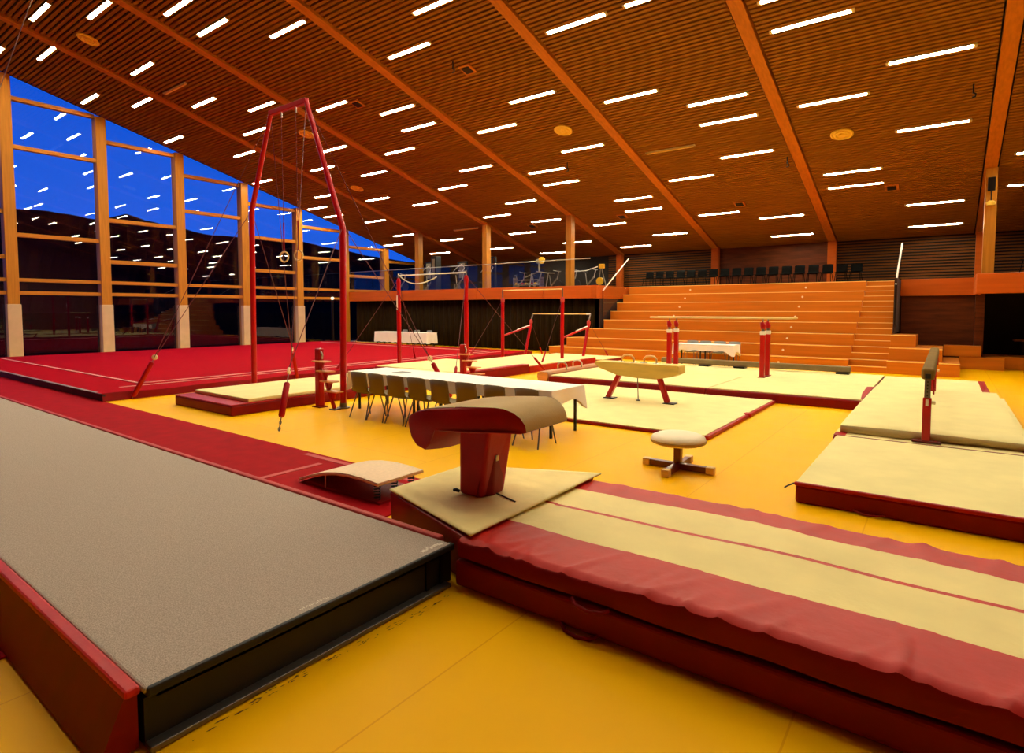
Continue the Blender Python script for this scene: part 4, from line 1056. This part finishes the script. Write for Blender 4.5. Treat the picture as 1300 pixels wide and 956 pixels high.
for z in (.18, .42): MB().box(-17.2, -15.6, 23.2, 23.5, BAL + z, BAL + z + .03).build('shelf', 'machine_grey', o)
for x in (-17.2, -15.64): MB().box(x, x + .04, 23.2, 23.5, BAL, BAL + .55).build('side_frame', 'silver', o)
for i in range(8):
    x = -17.05 + i * .19
    d = thing('dumbbell', (x, 23.35, BAL + .21), '%s dumbbell from the left on the balcony rack' % ORD[i], 'dumbbell', 'dumbbells on the balcony rack')
    MB().tube((x, 23.25, BAL + .26), (x, 23.45, BAL + .26), .015, 8).build('grip', 'silver', d)
    for yy in (23.22, 23.42): MB().tube((x, yy, BAL + .26), (x, yy + .06, BAL + .26), .045, 10).build('weight_head', ['yellow_paint', 'machine_grey', 'red_paint'][i % 3], d)
o = thing('cable_machine', (-12.8, 24.0, BAL), 'cable machine with a yellow disc and small yellow box beside the bleachers', 'fitness machine')
MB().path([(-12.8, 23.9, BAL + .3), (-12.8, 23.98, BAL + .3)], .17, 22).build('yellow_disc', 'yellow_paint', o, smooth='auto')
MB().box(-12.85, -12.6, 23.9, 24.05, BAL + .88, BAL + 1.08).build('yellow_box', 'yellow_paint', o, bevel=.02)
MB().tube((-12.9, 24.0, BAL + .02), (-12.8, 24.0, BAL + .9), .022, 8).build('mast', 'machine_grey', o)
MB().tube((-12.5, 24.0, BAL + .02), (-12.75, 24.0, BAL + .9), .022, 8).build('mast', 'machine_grey', o)
MB().box(-13.0, -12.4, 23.85, 24.15, BAL, BAL + .03).build('base', 'machine_black', o)
MB().path([(-14.3, 24.1, BAL + .8), (-13.6, 24.1, BAL + .82), (-12.95, 24.0, BAL + .97)], .022, 8).build('lever', 'white_plastic', o, smooth=True)
o = thing('speaker_column', (-22.4, 23.0, BAL), 'tall dark loudspeaker column behind the first balcony column', 'loudspeaker')
MB().box(-22.75, -22.35, 23.1, 23.5, BAL, BAL + 1.9).build('cabinet', 'machine_black', o, bevel=.01)
MB().box(-22.64, -22.45, 23.085, 23.1, BAL + .6, BAL + 1.75).build('grille', 'machine_grey', o)
o = thing('door_pole', (-27.3, 19.4, 0), 'slim pole with a small white lamp inside the window wall', 'lamp')
MB().tube((-27.42, 20.1, .02), (-27.42, 20.1, 2.4), .06, 10).build('pole', 'dark_steel', o)
MB().lathe([(.05, 0), (.09, .05), (.09, .12), (.03, .16)], (-27.42, 20.1, 2.4), 14).build('lamp_globe', 'lamp_glow', o, smooth='auto')

# small black hooks under the ceiling
for (x, y), lb in zip([(-11.29, 12.4), (-11.2, 18.4), (-4.2, 20.25), (.35, 18.1)],
                      ['small black hook hanging left of the nearest ceiling hatch', 'small black hook hanging near the yellow middle vent', 'small black hook hanging beside a beam above the bleachers', 'small black hook hanging left of the right ceiling beam']):
    o = thing('ceiling_hook', (x, y, zc(y)), lb, 'hook', 'black hooks under the ceiling')
    MB().tube((x, y, zc(y) + .01), (x, y, zc(y) - .22), .02, 8).build('rod', 'machine_black', o)
    MB().path([(x, y, zc(y) - .2), (x + .05, y, zc(y) - .24), (x + .04, y, zc(y) - .3), (x - .02, y, zc(y) - .31)], .02, 8).build('hook_end', 'machine_black', o, smooth=True)

tag(MB().tube((-20.2, 5.4, zc(5.4) - .03), (XL + .01, 5.4, 7.15), .012, 6).build('stay_cable_line', 'cable_grey'), 'thin grey cable slanting from the ceiling towards the first window column', 'cable')
